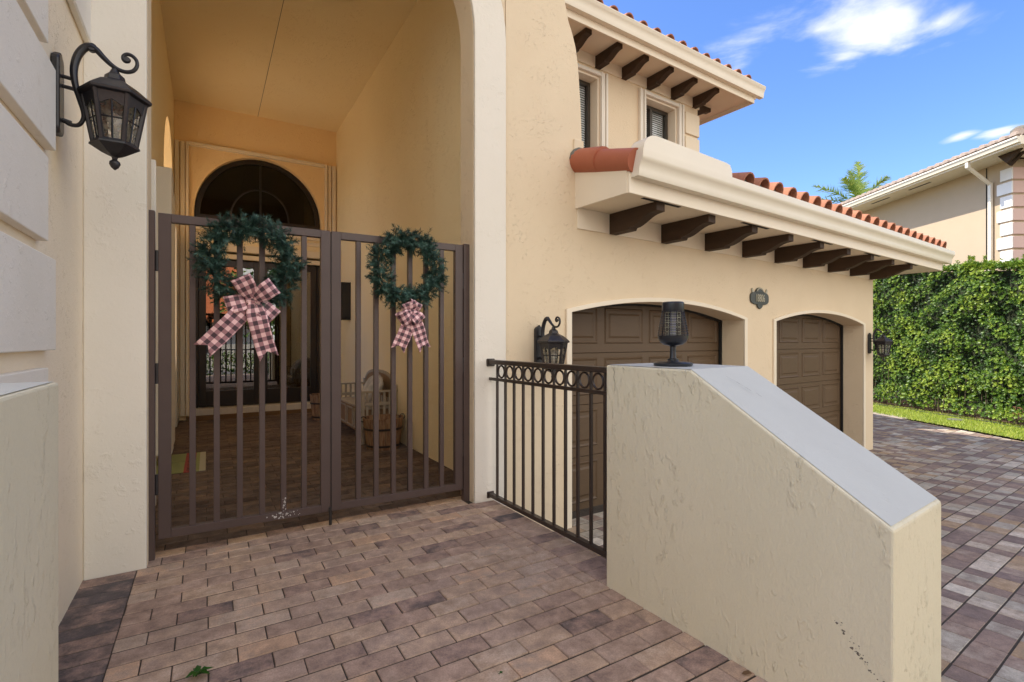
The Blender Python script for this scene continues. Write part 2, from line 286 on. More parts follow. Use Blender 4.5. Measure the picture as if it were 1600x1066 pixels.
# ------------------------------------------------------------------ mesh helpers
class MB:
    def __init__(s): s.v = []; s.f = []; s.t = []
    def add(s, vs, fs, tone=0.0):
        o = len(s.v); s.v += [tuple(v) for v in vs]; s.f += [tuple(i + o for i in f) for f in fs]; s.t += [tone] * len(fs)
    def box(s, x0, x1, y0, y1, z0, z1, T=None):
        vs = [Vector(p) for p in ((x0, y0, z0), (x1, y0, z0), (x1, y1, z0), (x0, y1, z0), (x0, y0, z1), (x1, y0, z1), (x1, y1, z1), (x0, y1, z1))]
        if T: vs = [T @ v for v in vs]
        s.add(vs, [(0, 3, 2, 1), (4, 5, 6, 7), (0, 1, 5, 4), (1, 2, 6, 5), (2, 3, 7, 6), (3, 0, 4, 7)]); return s
    def hexa(s, b, t):          # four bottom points, four top points
        s.add(list(b) + list(t), [(0, 3, 2, 1), (4, 5, 6, 7), (0, 1, 5, 4), (1, 2, 6, 5), (2, 3, 7, 6), (3, 0, 4, 7)]); return s
    def prism(s, poly, a, b, ax='y', T=None):
        def P(p, k): return Vector({'y': (p[0], k, p[1]), 'x': (k, p[0], p[1]), 'z': (p[0], p[1], k)}[ax])
        n = len(poly); vs = [P(p, a) for p in poly] + [P(p, b) for p in poly]
        if T: vs = [T @ v for v in vs]
        s.add(vs, [tuple(range(n)), tuple(range(2 * n - 1, n - 1, -1))] + [(i, i + n, (i + 1) % n + n, (i + 1) % n) for i in range(n)]); return s
    def ringstrip(s, inner, outer, a, b):     # open band between two polylines (x,z), thickness a..b in y
        n = len(inner); vs = [(p[0], a, p[1]) for p in inner] + [(p[0], a, p[1]) for p in outer] + [(p[0], b, p[1]) for p in inner] + [(p[0], b, p[1]) for p in outer]
        fs = []
        for i in range(n - 1):
            fs += [(i, i + 1, n + i + 1, n + i), (2 * n + i, 3 * n + i, 3 * n + i + 1, 2 * n + i + 1), (i, 2 * n + i, 2 * n + i + 1, i + 1), (n + i, n + i + 1, 3 * n + i + 1, 3 * n + i)]
        fs += [(0, n, 3 * n, 2 * n), (n - 1, 3 * n - 1, 4 * n - 1, 2 * n - 1)]
        s.add(vs, fs); return s
    def tube(s, pts, r, n=8, T=None, flat=1.0):
        pts = [Vector(p) for p in pts]; rs = r if isinstance(r, (list, tuple)) else [r] * len(pts)
        up = Vector((0, 0, 1)); vs = []; prev = None
        for i, p in enumerate(pts):
            t = (pts[min(i + 1, len(pts) - 1)] - pts[max(i - 1, 0)]).normalized()
            if prev is None:
                a = t.cross(up if abs(t.z) < .9 else Vector((1, 0, 0))).normalized()
            else: a = (prev - t * prev.dot(t)).normalized()
            prev = a; b = t.cross(a)
            for k in range(n):
                th = 2 * math.pi * k / n; vs.append(p + (a * math.cos(th) * flat + b * math.sin(th)) * rs[i])
        if T: vs = [T @ v for v in vs]
        m = len(pts); fs = [(i * n + k, i * n + (k + 1) % n, (i + 1) * n + (k + 1) % n, (i + 1) * n + k) for i in range(m - 1) for k in range(n)]
        fs += [tuple(range(n - 1, -1, -1)), tuple((m - 1) * n + k for k in range(n))]
        s.add(vs, fs); return s
    def lathe(s, prof, c=(0, 0, 0), n=24, ph=0, T=None):
        vs = []
        for r, z in prof:
            for k in range(n):
                th = 2 * math.pi * (k + ph) / n; vs.append(Vector((c[0] + r * math.cos(th), c[1] + r * math.sin(th), c[2] + z)))
        if T: vs = [T @ v for v in vs]
        m = len(prof); fs = [(i * n + k, i * n + (k + 1) % n, (i + 1) * n + (k + 1) % n, (i + 1) * n + k) for i in range(m - 1) for k in range(n)]
        fs += [tuple(range(n - 1, -1, -1)), tuple((m - 1) * n + k for k in range(n))]
        s.add(vs, fs); return s
    def torus(s, c, Rr, r, ax='y', n=24, m=8, sy=1):
        vs = []
        for i in range(n):
            th = 2 * math.pi * i / n
            for k in range(m):
                ph = 2 * math.pi * k / m; q = Rr + r * math.cos(ph); h = r * math.sin(ph) * sy
                if ax == 'y': vs.append((c[0] + q * math.cos(th), c[1] + h, c[2] + q * math.sin(th)))
                else: vs.append((c[0] + q * math.cos(th), c[1] + q * math.sin(th), c[2] + h))
        fs = [(i * m + k, i * m + (k + 1) % m, ((i + 1) % n) * m + (k + 1) % m, ((i + 1) % n) * m + k) for i in range(n) for k in range(m)]
        s.add(vs, fs); return s

WM = {}
def wm(o): return WM.get(o.name, I4)
def tag(o, label=None, cat=None, group=None, kind=None):
    if label: o['label'] = label
    if cat: o['category'] = cat
    if group: o['group'] = group
    if kind: o['kind'] = kind
    return o
def empty(name, fr, label, cat, group=None):
    o = bpy.data.objects.new(name, None); COL.objects.link(o); o.matrix_basis = fr; WM[o.name] = fr.copy(); o.empty_display_size = .1
    return tag(o, label, cat, group)
def build(mb, name, material, parent=None, fr=I4, bevel=0, smooth=False, seg=1, tone=False, weld=False):
    me = bpy.data.meshes.new(name); me.from_pydata(mb.v, [], mb.f); me.materials.append(material)
    bm = bmesh.new(); bm.from_mesh(me)
    if weld: bmesh.ops.remove_doubles(bm, verts=bm.verts, dist=1e-5)
    if not tone: bmesh.ops.recalc_face_normals(bm, faces=bm.faces)
    bm.to_mesh(me); bm.free()
    if tone:
        a = me.attributes.new('tone', 'FLOAT', 'FACE'); a.data.foreach_set('value', mb.t)
    if smooth:
        me.polygons.foreach_set('use_smooth', [True] * len(me.polygons))
        if smooth == 'auto':
            me.set_sharp_from_angle(angle=R(38))
    me.update()
    o = bpy.data.objects.new(name, me); COL.objects.link(o)
    WM[o.name] = fr.copy()
    if parent: o.parent = parent; o.matrix_basis = wm(parent).inverted() @ fr
    else: o.matrix_basis = fr
    if bevel:
        b = o.modifiers.new('bevel', 'BEVEL'); b.width = bevel; b.segments = seg; b.limit_method = 'ANGLE'; b.angle_limit = R(40)
    return o
def B(*a, T=None): m = MB(); m.box(*a, T=T); return m
def copy_tree(o, mw, label=None):
    def rec(x, par):
        c = x.copy(); COL.objects.link(c)
        if par: c.parent = par
        for ch in [q for q in x.children]: rec(ch, c)
        return c
    c = rec(o, None); c.matrix_basis = mw; WM[c.name] = mw.copy()
    if label: c['label'] = label
    return c

# ================================================================== GROUND
def clip(poly, hp):
    for (a, b, c) in hp:       # keep a*x+b*y<=c
        out = []
        for i in range(len(poly)):
            p, q = poly[i], poly[(i + 1) % len(poly)]; dp = a * p[0] + b * p[1] - c; dq = a * q[0] + b * q[1] - c
            if dp <= 0: out.append(p)
            if (dp < 0 < dq) or (dq < 0 < dp): t = dp / (dp - dq); out.append((p[0] + (q[0] - p[0]) * t, p[1] + (q[1] - p[1]) * t))
        poly = out
        if len(poly) < 3: return []
    return poly
def area(p): return abs(sum(p[i][0] * p[(i + 1) % len(p)][1] - p[(i + 1) % len(p)][0] * p[i][1] for i in range(len(p)))) / 2
def brick(mb, poly, zf, gap, tone, rise=0., chamf=.0022, rnd=None):
    gx, gy = gap if isinstance(gap, tuple) else (gap, gap)
    if len(poly) < 3 or area(poly) < .0006: return
    rnd = rnd or random
    cx = sum(p[0] for p in poly) / len(poly); cy = sum(p[1] for p in poly) / len(poly)
    def ins(e):
        o = []; ex, ey = gx + e, gy + e
        for x, y in poly:
            dx, dy = cx - x, cy - y
            sx = min(ex, abs(dx) * .6) * (1 if dx > 0 else -1); sy = min(ey, abs(dy) * .6) * (1 if dy > 0 else -1); o.append((x + sx, y + sy))
        return o
    A = ins(0); T = ins(chamf); tx, ty = rnd.uniform(-.006, .006), rnd.uniform(-.006, .006); h = rnd.uniform(-.0008, .0010) + rise * .6
    n = len(poly)
    vs = [(x, y, zf(x, y) - .04) for x, y in A] + [(x, y, zf(x, y) - .0035 + h) for x, y in A] + [(x, y, zf(x, y) + h + tx * (x - cx) + ty * (y - cy)) for x, y in T]
    fs = [tuple(range(2 * n, 3 * n))]
    for i in range(n):
        j = (i + 1) % n; fs += [(i, j, n + j, n + i), (n + i, n + j, 2 * n + j, 2 * n + i)]
    mb.add(vs, fs, tone)
def line_hp(P, Q, keep):      # half-plane through P,Q that keeps point keep
    a, b = Q[1] - P[1], P[0] - Q[0]; c = a * P[0] + b * P[1]
    return (a, b, c) if a * keep[0] + b * keep[1] <= c else (-a, -b, -c)
invF = FF.inverted()
def toF(fr, s, d): p = invF @ (fr @ Vector((s, d, 0))); return (p.x, p.y)
zp = lambda s, d: .0125 * min(s, 0)
# patio: F frame.  right boundary = railing line + half wall near face
rn = random.Random(3)
edge0 = toF(FR, -.3, .03); edge1 = toF(FR, 4.5, .03)
HE = line_hp(edge0, edge1, (-1, 0))
ev = Vector((edge1[0] - edge0[0], edge1[1] - edge0[1])).normalized(); en = Vector((-ev.y, ev.x))
if en.dot(Vector((-1, 0))) < 0: en = -en
edgeB0 = (edge0[0] + en.x * .215, edge0[1] + en.y * .215); edgeB1 = (edge1[0] + en.x * .215, edge1[1] + en.y * .215)
HEB = line_hp(edgeB0, edgeB1, (-1, 0))
mb = MB(); mbp = MB()
SL = -2.075
rowh, bl = .112, .224
for r in range(-52, 60):
    d0 = r * rowh
    off = (r % 2) * bl * .5 + rn.uniform(-.006, .006)
    for c in range(-8, 16):
        s0 = SL + c * bl - bl + off; q = [(s0, d0), (s0 + bl, d0), (s0 + bl, d0 + rowh), (s0, d0 + rowh)]
        tone = min(1, max(.15, rn.gauss(.53, .24)))
        if d0 > -.1:
            q = clip(q, [(-1, 0, 2.3), (1, 0, .42)]) if d0 > .1 else clip(q, [(-1, 0, 2.3), HE])
        else: q = clip(q, [(-1, 0, -SL), HEB])
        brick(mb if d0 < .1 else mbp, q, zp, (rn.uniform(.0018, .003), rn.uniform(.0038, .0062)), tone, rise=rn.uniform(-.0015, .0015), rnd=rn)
for r in range(-52, 1):       # soldier course along the left wall
    d0 = -.12 + r * rowh * 1.02; q = [(-2.32, d0), (SL, d0), (SL, d0 + rowh * 1.02), (-2.32, d0 + rowh * 1.02)]
    q = clip(q, [(0, 1, -.095)])
    brick(mb, q, zp, (.002, .005), min(.5, max(0, rn.gauss(.05, .12))), rnd=rn)
k = 0
while k < 46:                 # soldier course along the railing and half wall
    p = Vector(edge0) + ev * (k * .112); q = [tuple(p), tuple(p + ev * .112), tuple(p + ev * .112 + en * .215), tuple(p + en * .215)]
    q = clip(q, [(0, 1, -.1)])
    if q and area(q) > .001: brick(mb, q[::-1], zp, .0032, min(1, max(0, rn.gauss(.38, .25))), rnd=rn)
    k += 1
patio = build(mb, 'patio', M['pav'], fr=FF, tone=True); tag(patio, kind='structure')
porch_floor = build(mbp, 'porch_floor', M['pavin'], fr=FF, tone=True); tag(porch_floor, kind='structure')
base = clip([(-2.35, -6), (3.6, -6), (3.6, 6.2), (-2.35, 6.2)], [HE])
base = [(p[0], p[1]) for p in base]
mb = MB(); mb.prism([p for p in base], -.9, -.0035, 'z')
for i, v in enumerate(mb.v):
    if v[2] > -.5: mb.v[i] = (v[0], v[1], -.0035 + zp(v[0], 0))
o = build(mb, 'patio_bed', M['sand'], fr=FF); tag(o, kind='structure')
# porch floor to the right of the railing line inside the porch is covered by the same sheet

zd = lambda s, d: -.38 - .0207 * s
mb = MB(); rn = random.Random(11)
invW = FW.inverted()
def Wl(x, y): p = invW @ Vector((x, y, 0)); return (p.x, p.y)
P0 = Wl(9.35, 0); P1 = Wl(9.45, 14)
HX = line_hp(P0, P1, (0, -1))
pe0 = Wl(*(FR @ Vector((-.3, -.02, 0))).xy); pe1 = Wl(*(FR @ Vector((4.5, -.02, 0))).xy); HP = line_hp(pe0, pe1, (5, -1))
rw = .150
toff = [rn.gauss(0, .07) for _ in range(200)]
for r in range(-66, 40):
    d0 = r * rw; s0 = -1.5 + rn.uniform(-.2, 0)
    while s0 < 14:
        ln = rn.choice((.15, .15, .15, .225)); q = [(s0, d0), (s0 + ln, d0), (s0 + ln, d0 + rw), (s0, d0 + rw)]; s0 += ln
        if d0 > .12 and q[0][0] < 7.3: continue
        q = clip(q, [HX, HP] if d0 < 0 else [HX])
        if len(q) < 3: continue
        tone = rn.choices((.0, .2, .4, .6, .8, 1), (26, 24, 20, 16, 11, 1.2))[0] + rn.uniform(-.07, .07)
        brick(mb, q, zd, (rn.uniform(.002, .0032), rn.uniform(.004, .006)), min(1, max(0, tone)), rnd=rn)
drive = build(mb, 'driveway', M['drv'], fr=FW, tone=True); tag(drive, kind='structure')
mb = MB(); b = [(-1.6, -10), (14, -10), (14, 6), (-1.6, 6)]; b = clip(b, [HX])
mb.add([(x, y, zd(x, y) - .0035) for x, y in b], [tuple(range(len(b)))])
o = build(mb, 'driveway_bed', M['sand'], fr=FW); tag(o, kind='structure')
mb = MB(); mb.add([(-400, -400, -.95), (400, -400, -.95), (400, 400, -.95), (-400, 400, -.95)], [(0, 1, 2, 3)])
o = build(mb, 'ground', M['ground']); tag(o, kind='structure')
mb = MB(); mb.add([(-60, -30, -.90), (60, -30, -.90), (60, -9, -.90), (-60, -9, -.90)], [(0, 1, 2, 3)])
o = build(mb, 'street', M['street']); tag(o, kind='structure')
# lawn strip, edging, soil
def zw(x, y): p = Wl(x, y); return -.38 - .0207 * p[0]
def sheet(x0, x1, y0, y1, dz, name, m, ny=20):
    mb = MB()
    for i in range(ny):
        a = y0 + (y1 - y0) * i / ny; b2 = y0 + (y1 - y0) * (i + 1) / ny
        mb.add([(x0, a, zw(x0, a) + dz), (x1, a, zw(x1, a) + dz), (x1, b2, zw(x1, b2) + dz), (x0, b2, zw(x0, b2) + dz)], [(0, 1, 2, 3)])
    o = build(mb, name, m, weld=True); tag(o, kind='structure'); return o
sheet(9.58, 11.2, 3, 22, .012, 'lawn', M['lawnbase'])
sheet(11.2, 13.2, 3, 22, .02, 'planting_bed', M['soil'])
mb = MB()
for i in range(11, 22):
    y = 3 + i * .85; x = 9.37 + .0071 * y
    mb.hexa([(x, y, zw(x, y) - .1), (x + .19, y, zw(x, y) - .1), (x + .19, y + .845, zw(x, y + .85) - .1), (x, y + .845, zw(x, y + .85) - .1)],
            [(x, y, zw(x, y) + .015), (x + .19, y, zw(x, y) + .015), (x + .19, y + .845, zw(x, y + .85) + .015), (x, y + .845, zw(x, y + .85) + .015)])
o = build(mb, 'edging', M['concrete'], bevel=.006); tag(o, kind='structure')
rn = random.Random(5); mb = MB()
for i in range(26000):
    y = 7 + 11 * rn.random() ** 1.2; x = rn.uniform(9.50, 11.35); z = zw(x, y) + .01; a = rn.uniform(0, 6.28); w = .006; h = rn.uniform(.03, .075)
    lx, ly = rn.uniform(-.04, .04), rn.uniform(-.04, .04); ca, sa = math.cos(a) * w, math.sin(a) * w
    mb.add([(x - ca, y - sa, z), (x + ca, y + sa, z), (x + lx, y + ly, z + h)], [(0, 1, 2)], rn.random())
o = build(mb, 'grass', M['grass'], tone=True); tag(o, 'short bright green grass strip between the driveway and the hedge', 'grass', kind='stuff')
mb = MB(); mb.lathe([(.16, 0), (.16, .02), (.15, .028), (0.001, .028)], n=24)
o = build(mb, 'drain_cover', M['mortar'], fr=Matrix.Translation((10.55, 12.1, zw(10.55, 12.1) + .02)))
tag(o, 'small round grey drain cover set in the lawn strip', 'drain cover')

# ================================================================== OWN HOUSE
house = empty('house', FF, 'cream stucco two storey house with arched porch, twin brown garage doors and barrel tile roofs', 'house')
def H_(mb, name, m, fr=FF, **k): return build(mb, name, M[m] if isinstance(m, str) else m, k.pop('parent', house), fr, **k)
# ---- entry facade with arch
SC, HWID, ZS = -1.0, 1.03, 3.63
def arc(r, n=32, zs=ZS, a0=180, a1=0): return [(SC + r * math.cos(R(a0 + (a1 - a0) * i / n)), zs + r * math.sin(R(a0 + (a1 - a0) * i / n))) for i in range(n + 1)]
inner = [(SC - HWID, -.3)] + arc(HWID) + [(SC + HWID, -.3)]
poly = [(-2.31, -.3)] + inner + [(.315, -.3), (.315, 6.3), (-2.31, 6.3)]
H_(MB().prism(poly, -.088, .135), 'entry_wall', 'stucco', smooth='auto')
ZR = 1.31
outer = [(SC - ZR, -.3)] + arc(ZR) + [(SC + ZR + .008, -.3)]
o2 = [(SC + HWID + .001, -.3)]
H_(MB().ringstrip([(SC - HWID - .002, -.3)] + arc(HWID + .002) + [(SC + HWID + .002, -.3)], [(SC - ZR + .001, -.3)] + arc(ZR) + [(SC + ZR, -.3)], -.118, -.0885), 'arch_surround', 'white', bevel=.006, seg=2)
# ---- porch interior (mesh shells with thickness)
H_(B(.30, .62, .136, 6.1, -.3, 5.1), 'porch_right_wall', 'porch')
lw = [(.136, .9), (3.9, .9), (3.9, 3.3)] + [(4.85 - .95 * math.cos(R(t)), 3.3 + 1.0 * math.sin(R(t))) for t in range(10, 180, 10)] + [(5.8, 3.3), (5.8, .9), (6.1, .9), (6.1, 5.1), (.136, 5.1)]
H_(MB().prism(lw, -2.52, -2.2, 'x'), 'porch_left_wall', 'porch', smooth='auto')
H_(B(-2.52, -2.2, .136, 6.1, -.3, .899), 'porch_left_wall', 'porch')
H_(B(-2.52, .62, -.03, 6.6, 5.102, 5.35), 'porch_ceiling', 'porch')
H_(B(-1.0025, -.9975, .14, 6.1, 5.098, 5.103), 'ceiling_joint', 'crack')
# back wall with door + fanlight opening
DS0, DS1 = -1.93, .035; DC = (DS0 + DS1) / 2; DR = (DS1 - DS0) / 2
def darc(r, zs, n=32, rz=None): return [(DC + r * math.cos(R(180 - 180 * i / n)), zs + (rz or r) * math.sin(R(180 - 180 * i / n))) for i in range(n + 1)]
FZ = 3.36; FRZ = 1.03
pin = [(DS0, -.3), (DS0, FZ)] + darc(DR, FZ, rz=FRZ)[1:-1] + [(DS1, FZ), (DS1, -.3)]
H_(MB().prism([(-2.52, -.3)] + pin + [(.62, -.3), (.62, 5.2), (-2.52, 5.2)], 6.1, 6.4), 'back_wall', 'porch_glow', smooth='auto')
# transom beam between door and fanlight
mb = B(DS0, DS1, 6.12, 6.38, 2.74, 3.25); H_(mb, 'transom', 'porch')
for k, (a, b2) in enumerate(((2.62, 2.70), (2.74, 2.86), (2.95, 3.02), (3.06, 3.2))):
    H_(B(DS0 + .001, DS1 - .001, 6.10 - .025 * (k + 1) % .07, 6.119, a, b2), 'transom_moulding', 'trim', bevel=.008)
fan = H_(MB().ringstrip([(DC - .9, FZ - .02)] + darc(.90, FZ, rz=.95) + [(DC + .9, FZ - .02)], [(DS0 + .004, FZ - .02)] + darc(DR - .004, FZ, rz=FRZ - .004) + [(DS1 - .004, FZ - .02)], 6.2, 6.27), 'fanlight_window', 'doorframe')
H_(B(DS0 + .004, DS1 - .004, 6.19, 6.28, 3.25, 3.345), 'frame', 'doorframe', parent=fan)
H_(MB().ringstrip(darc(.44, FZ, rz=.5), darc(.465, FZ, rz=.525), 6.21, 6.26), 'muntin', 'doorframe', parent=fan)
H_(B(DC - .014, DC + .014, 6.208, 6.262, FZ - .02, FZ + .97), 'muntin', 'doorframe', parent=fan)
H_(MB().prism([(DC - .92, FZ - .03)] + darc(.92, FZ, rz=.97) + [(DC + .92, FZ - .03)], 6.232, 6.238), 'pane', 'fanglass', parent=fan)
# doors
H_(B(DS0, DS1, 5.98, 6.36, -.2, .15), 'door_sill', 'sill', bevel=.01)
H_(B(DS0 - .1, DS1 + .1, 5.9, 5.9795, -.2, .05), 'door_step', 'coir')
dfr = H_(MB().box(DS0, DS0 + .06, 6.16, 6.3, .151, 2.68).box(DS1 - .06, DS1, 6.16, 6.3, .151, 2.68).box(DS0 + .06, DS1 - .06, 6.16, 6.3, 2.62, 2.68), 'door_frame', 'doorframe', bevel=.004)
for a, b2, hs in ((DS0 + .064, DC - .002, 1), (DC + .002, DS1 - .064, 0)):
    st = .105
    d = H_(MB().box(a, a + st, 6.18, 6.235, .16, 2.615).box(b2 - st, b2, 6.18, 6.235, .16, 2.615).box(a + st, b2 - st, 6.18, 6.235, 2.50, 2.615).box(a + st, b2 - st, 6.18, 6.235, .16, .42), 'front_door', 'doorframe', bevel=.004)
    H_(B(a + st - .004, b2 - st + .004, 6.203, 6.212, .415, 2.505), 'pane', 'glass', parent=d)
    hx = b2 - .05 if hs else a + .05
    H_(MB().box(hx - .022, hx + .022, 6.168, 6.181, 1.05, 1.32).tube([(hx, 6.17, 1.12), (hx, 6.12, 1.12), (hx + (-.11 if hs else .11), 6.115, 1.115)], .011), 'handle', 'hoop', parent=d, smooth='auto')
# shutter tracks round the door
H_(MB().box(-2.19, -2.13, 6.03, 6.0985, .05, 4.45).box(-2.115, -2.05, 6.045, 6.0985, .05, 4.45).box(-2.04, -2.0, 6.02, 6.0985, .05, 4.45), 'shutter_track', 'trim', bevel=.006)
H_(MB().box(.09, .13, 6.02, 6.0985, .05, 4.45).box(.145, .20, 6.04, 6.0985, .05, 4.45).box(.215, .28, 6.03, 6.0985, .05, 4.45), 'shutter_track', 'trim', bevel=.006)
H_(B(-2.0, .09, 6.03, 6.0985, 4.40, 4.46), 'shutter_rail', 'trim', bevel=.006)
H_(MB().box(-2.1995, -2.12, 5.2, 5.95, .0, 2.9), 'shutter_stack', 'alu', bevel=.006)
# folded white shutters on the left porch wall

for bb in ((-2.199, -2.02, .30, .34, .2, 2.40), (-2.199, -2.05, 2.55, 2.9, .1, 3.0), (-2.199, -2.06, 3.0, 3.4, .1, 2.9)): H_(B(*bb), 'shutter_panel', 'white', bevel=.005)
# interior room
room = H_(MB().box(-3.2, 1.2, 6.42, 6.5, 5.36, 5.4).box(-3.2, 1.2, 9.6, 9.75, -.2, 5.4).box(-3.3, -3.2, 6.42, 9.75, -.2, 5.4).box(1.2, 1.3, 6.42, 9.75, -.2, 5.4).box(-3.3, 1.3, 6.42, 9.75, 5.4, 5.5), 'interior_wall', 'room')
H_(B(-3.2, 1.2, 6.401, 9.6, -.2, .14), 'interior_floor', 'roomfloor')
# ---- left wing wall with quoins
lwm = mat('left wing stucco', (.90, .77, .57), .8, var=(.86, .72, .52), vscale=1.4, bump=.0026, bscale=60, bkind='stucco', dirt=.4, dirtcol=(.45, .38, .28))
H_(B(-7.5, -2.31, -1.55, .62, -1, 6.9), 'left_wing_wall', lwm, bevel=.01)
H_(B(-14, -13.8, .0, 12, -1, 2.6), 'added_court_side_wall', 'porch')  # unseen courtyard, added to bounce sunlight into the porch
H_(B(-5.2, -2.521, 6.4, 7.6, -1, 4.6), 'added_court_back_wall', 'porch')
H_(B(-5.7, -2.36, .6215, 8.0, 4.6, 4.8), 'sun_block_roof', 'porch')  # added overhang keeping direct sun out of the porch opening
H_(B(-5.6, -5.4, 7.7, 7.9, -.5, 4.6), 'sun_block_post', 'white')
H_(B(-13.8, -2.53, .641, 6.399, -.5, -.02), 'bounce_floor', 'bouncefloor')
H_(B(-13.8, -5.21, 6.4, 12, -.5, -.02), 'bounce_floor', 'bouncefloor')
qz = [(.07, .40, 1), (.46, .76, 0), (.80, 1.146, 1), (1.213, 1.584, 0), (1.64, 1.97, 1), (2.03, 2.365, 0), (2.415, 2.78, 1), (2.84, 3.2, 0), (3.26, 3.62, 1), (3.68, 4.04, 0)]
for z0, z1, sh in qz:
    e = -.985 if sh else -.87
    H_(MB().box(-2.3095, -2.272, -1.587, e, z0, z1).box(-2.85, -2.3095, -1.587, -1.5505, z0, z1), 'quoin', 'quoinw', bevel=.0045, seg=2)
H_(B(-2.3095, -2.274, -.60, -.119, 2.85, 6.3), 'cornice_block', 'white', bevel=.008)
H_(B(-7.5, -2.2, -1.7, .62, 6.9, 7.1), 'left_wing_roof', 'trim')

# ---- wing wall (garage), W frame
GD = ((.70, 3.49), (4.23, 6.97)); GS, GA = 1.505, .145
def seg_arc(a, b2, zs, rise, n=16):
    c = (a + b2) / 2; h = (b2 - a) / 2; r = (h * h + rise * rise) / (2 * rise); zc = zs + rise - r; t = math.asin(h / r)
    return [(c + r * math.sin(-t + 2 * t * i / n), zc + r * math.cos(-t + 2 * t * i / n)) for i in range(n + 1)]
pl = [(.002, -1)]
for a, b2 in GD: pl += [(a, -1)] + seg_arc(a, b2, GS, GA) + [(b2, -1)]
pl += [(7.38, -1), (7.38, 2.70), (.84, 2.70), (.836, 3.02), (.826, 3.25), (.816, 3.41), (.80, 3.6), (.785, 3.74), (.76, 3.87), (.72, 3.98), (.675, 4.07), (.65, 4.17), (.622, 4.26), (.59, 4.36), (.54, 4.5), (.47, 4.66), (.37, 4.85), (.2, 5.1), (.002, 5.3)]
H_(MB().prism(pl, 0, .28), 'garage_wing_wall', 'stucco', fr=FW, smooth='auto')
H_(B(.73, .845, -.02, .05, 2.93, 3.045), 'parapet_block', 'stucco', fr=FW, bevel=.006)
H_(B(7.10, 7.3795, .281, 6.5, -1, 2.7), 'garage_side_wall', 'stucco', fr=FW)
for i, (a, b2) in enumerate(GD):
    inn = [(a + .001, -1)] + seg_arc(a + .001, b2 - .001, GS, GA) + [(b2 - .001, -1)]; ou = [(a - .06, -1)] + seg_arc(a - .06, b2 + .06, GS + .025, GA + .02) + [(b2 + .06, -1)]
    H_(MB().ringstrip(inn, ou, -.022, -.0005), 'garage_door_trim', 'trim', fr=FW, bevel=.003)
    H_(MB().ringstrip([(a + .03, -1)] + seg_arc(a + .03, b2 - .03, GS - .02, GA) + [(b2 - .03, -1)], [(a - .04, -1)] + seg_arc(a - .04, b2 + .04, GS + .04, GA) + [(b2 + .04, -1)], .2805, .31), 'weather_strip', 'dark', fr=FW)
    dz = -.385 - .0207 * (a + b2) / 2 - .015
    g = H_(B(a - .1, b2 + .1, .33, .36, dz, 2.0), 'garage_door', 'garage', fr=FW)
    for r in range(4):
        z0 = 1.13 - .51 * (3 - r); z1 = z0 + .51
        if r == 0: z0 = dz + .01
        sec = H_(B(a - .09, b2 + .09, .315, .3295, z0 + .003, z1 - .003), 'door_section', 'garage', fr=FW, parent=g, bevel=.003)
        for c in range(4):
            x0 = a + .07 + c * .69; x1 = x0 + .565
            if i == 1: x0 = a + .055 + c * .675; x1 = x0 + .555
            zz0, zz1 = z0 + .105, z1 - .06
            # raised and recessed panel
            vs = []
            for (e, y) in ((0, .3148), (.018, .324), (.045, .324), (.065, .3135)):
                vs += [(x0 + e, y, zz0 + e), (x1 - e, y, zz0 + e), (x1 - e, y, zz1 - e), (x0 + e, y, zz1 - e)]
            # frame bead standing proud, then field
            vs = [(v[0], v[1] - .012, v[2]) for v in vs]
            fs = [(12, 13, 14, 15)]
            for q in range(3):
                for w in range(4): fs.append((q * 4 + w, q * 4 + (w + 1) % 4, q * 4 + 4 + (w + 1) % 4, q * 4 + 4 + w))
            m2 = MB(); m2.add(vs, fs)
            # outer skirt back to the section
            o_ = [(x0, .3149, zz0), (x1, .3149, zz0), (x1, .3149, zz1), (x0, .3149, zz1)]
            m2.add([(x0, .3028, zz0), (x1, .3028, zz0), (x1, .3028, zz1), (x0, .3028, zz1)] + [(x0 - .012, .3149, zz0 - .012), (x1 + .012, .3149, zz0 - .012), (x1 + .012, .3149, zz1 + .012), (x0 - .012, .3149, zz1 + .012)], [(w, (w + 1) % 4, 4 + (w + 1) % 4, 4 + w) for w in range(4)])
            H_(m2, 'raised_panel', 'garage', fr=FW, parent=g)
# garage interior box behind doors (keeps light out)
H_(B(.0, 7.09, .40, .45, -1, 2.7), 'garage_backing', 'dark', fr=FW)

def corbel(mb, s, w, L, zt, h, d0=0.0, T=None):
    pr = [(0, zt), (-L, zt), (-L, zt - h * .40), (-L * .93, zt - h * .42)]
    for i in range(1, 9):
        t = i / 8; y = -L * (.93 - .47 * t); z = zt - h * (.42 + .46 * (0.5 - .5 * math.cos(math.pi * t))) ; pr.append((y, z))
    pr += [(-L * .44, zt - h), (0, zt - h)]
    mb.prism([(p[0] + d0, p[1]) for p in pr], s - w / 2, s + w / 2, 'x', T=T); return mb
# lower frieze, soffit, fascia, gutter
FD = -.62; SO = 2.44
H_(B(.775, 7.42, -.016, -.0005, 2.255, SO - .001), 'frieze', 'trim', fr=FW)
H_(B(.765, 8.48, FD + .02, .28, SO, SO + .02), 'soffit', 'soffit', fr=FW)
H_(MB().prism([(FD, SO - .012), (FD + .022, SO - .012), (FD + .022, SO + .19), (FD, SO + .19)], .765, 8.50, 'x'), 'fascia', 'trim', fr=FW, bevel=.003)
H_(MB().prism([(FD + .02, SO - .01), (0.0, SO - .01), (0.0, 2.80), (FD + .02, 2.63)], .755, .775, 'x'), 'rake_board', 'trim', fr=FW)
H_(MB().prism([(-.62, SO - .012), (-.45, SO - .012), (6, SO - .012), (6, 2.63), (-.62, 2.63)], 8.48, 8.51, 'x'), 'fascia', 'trim', fr=FW)
H_(B(7.3805, 8.48, .281, 6, SO, SO + .02), 'soffit', 'soffit', fr=FW)
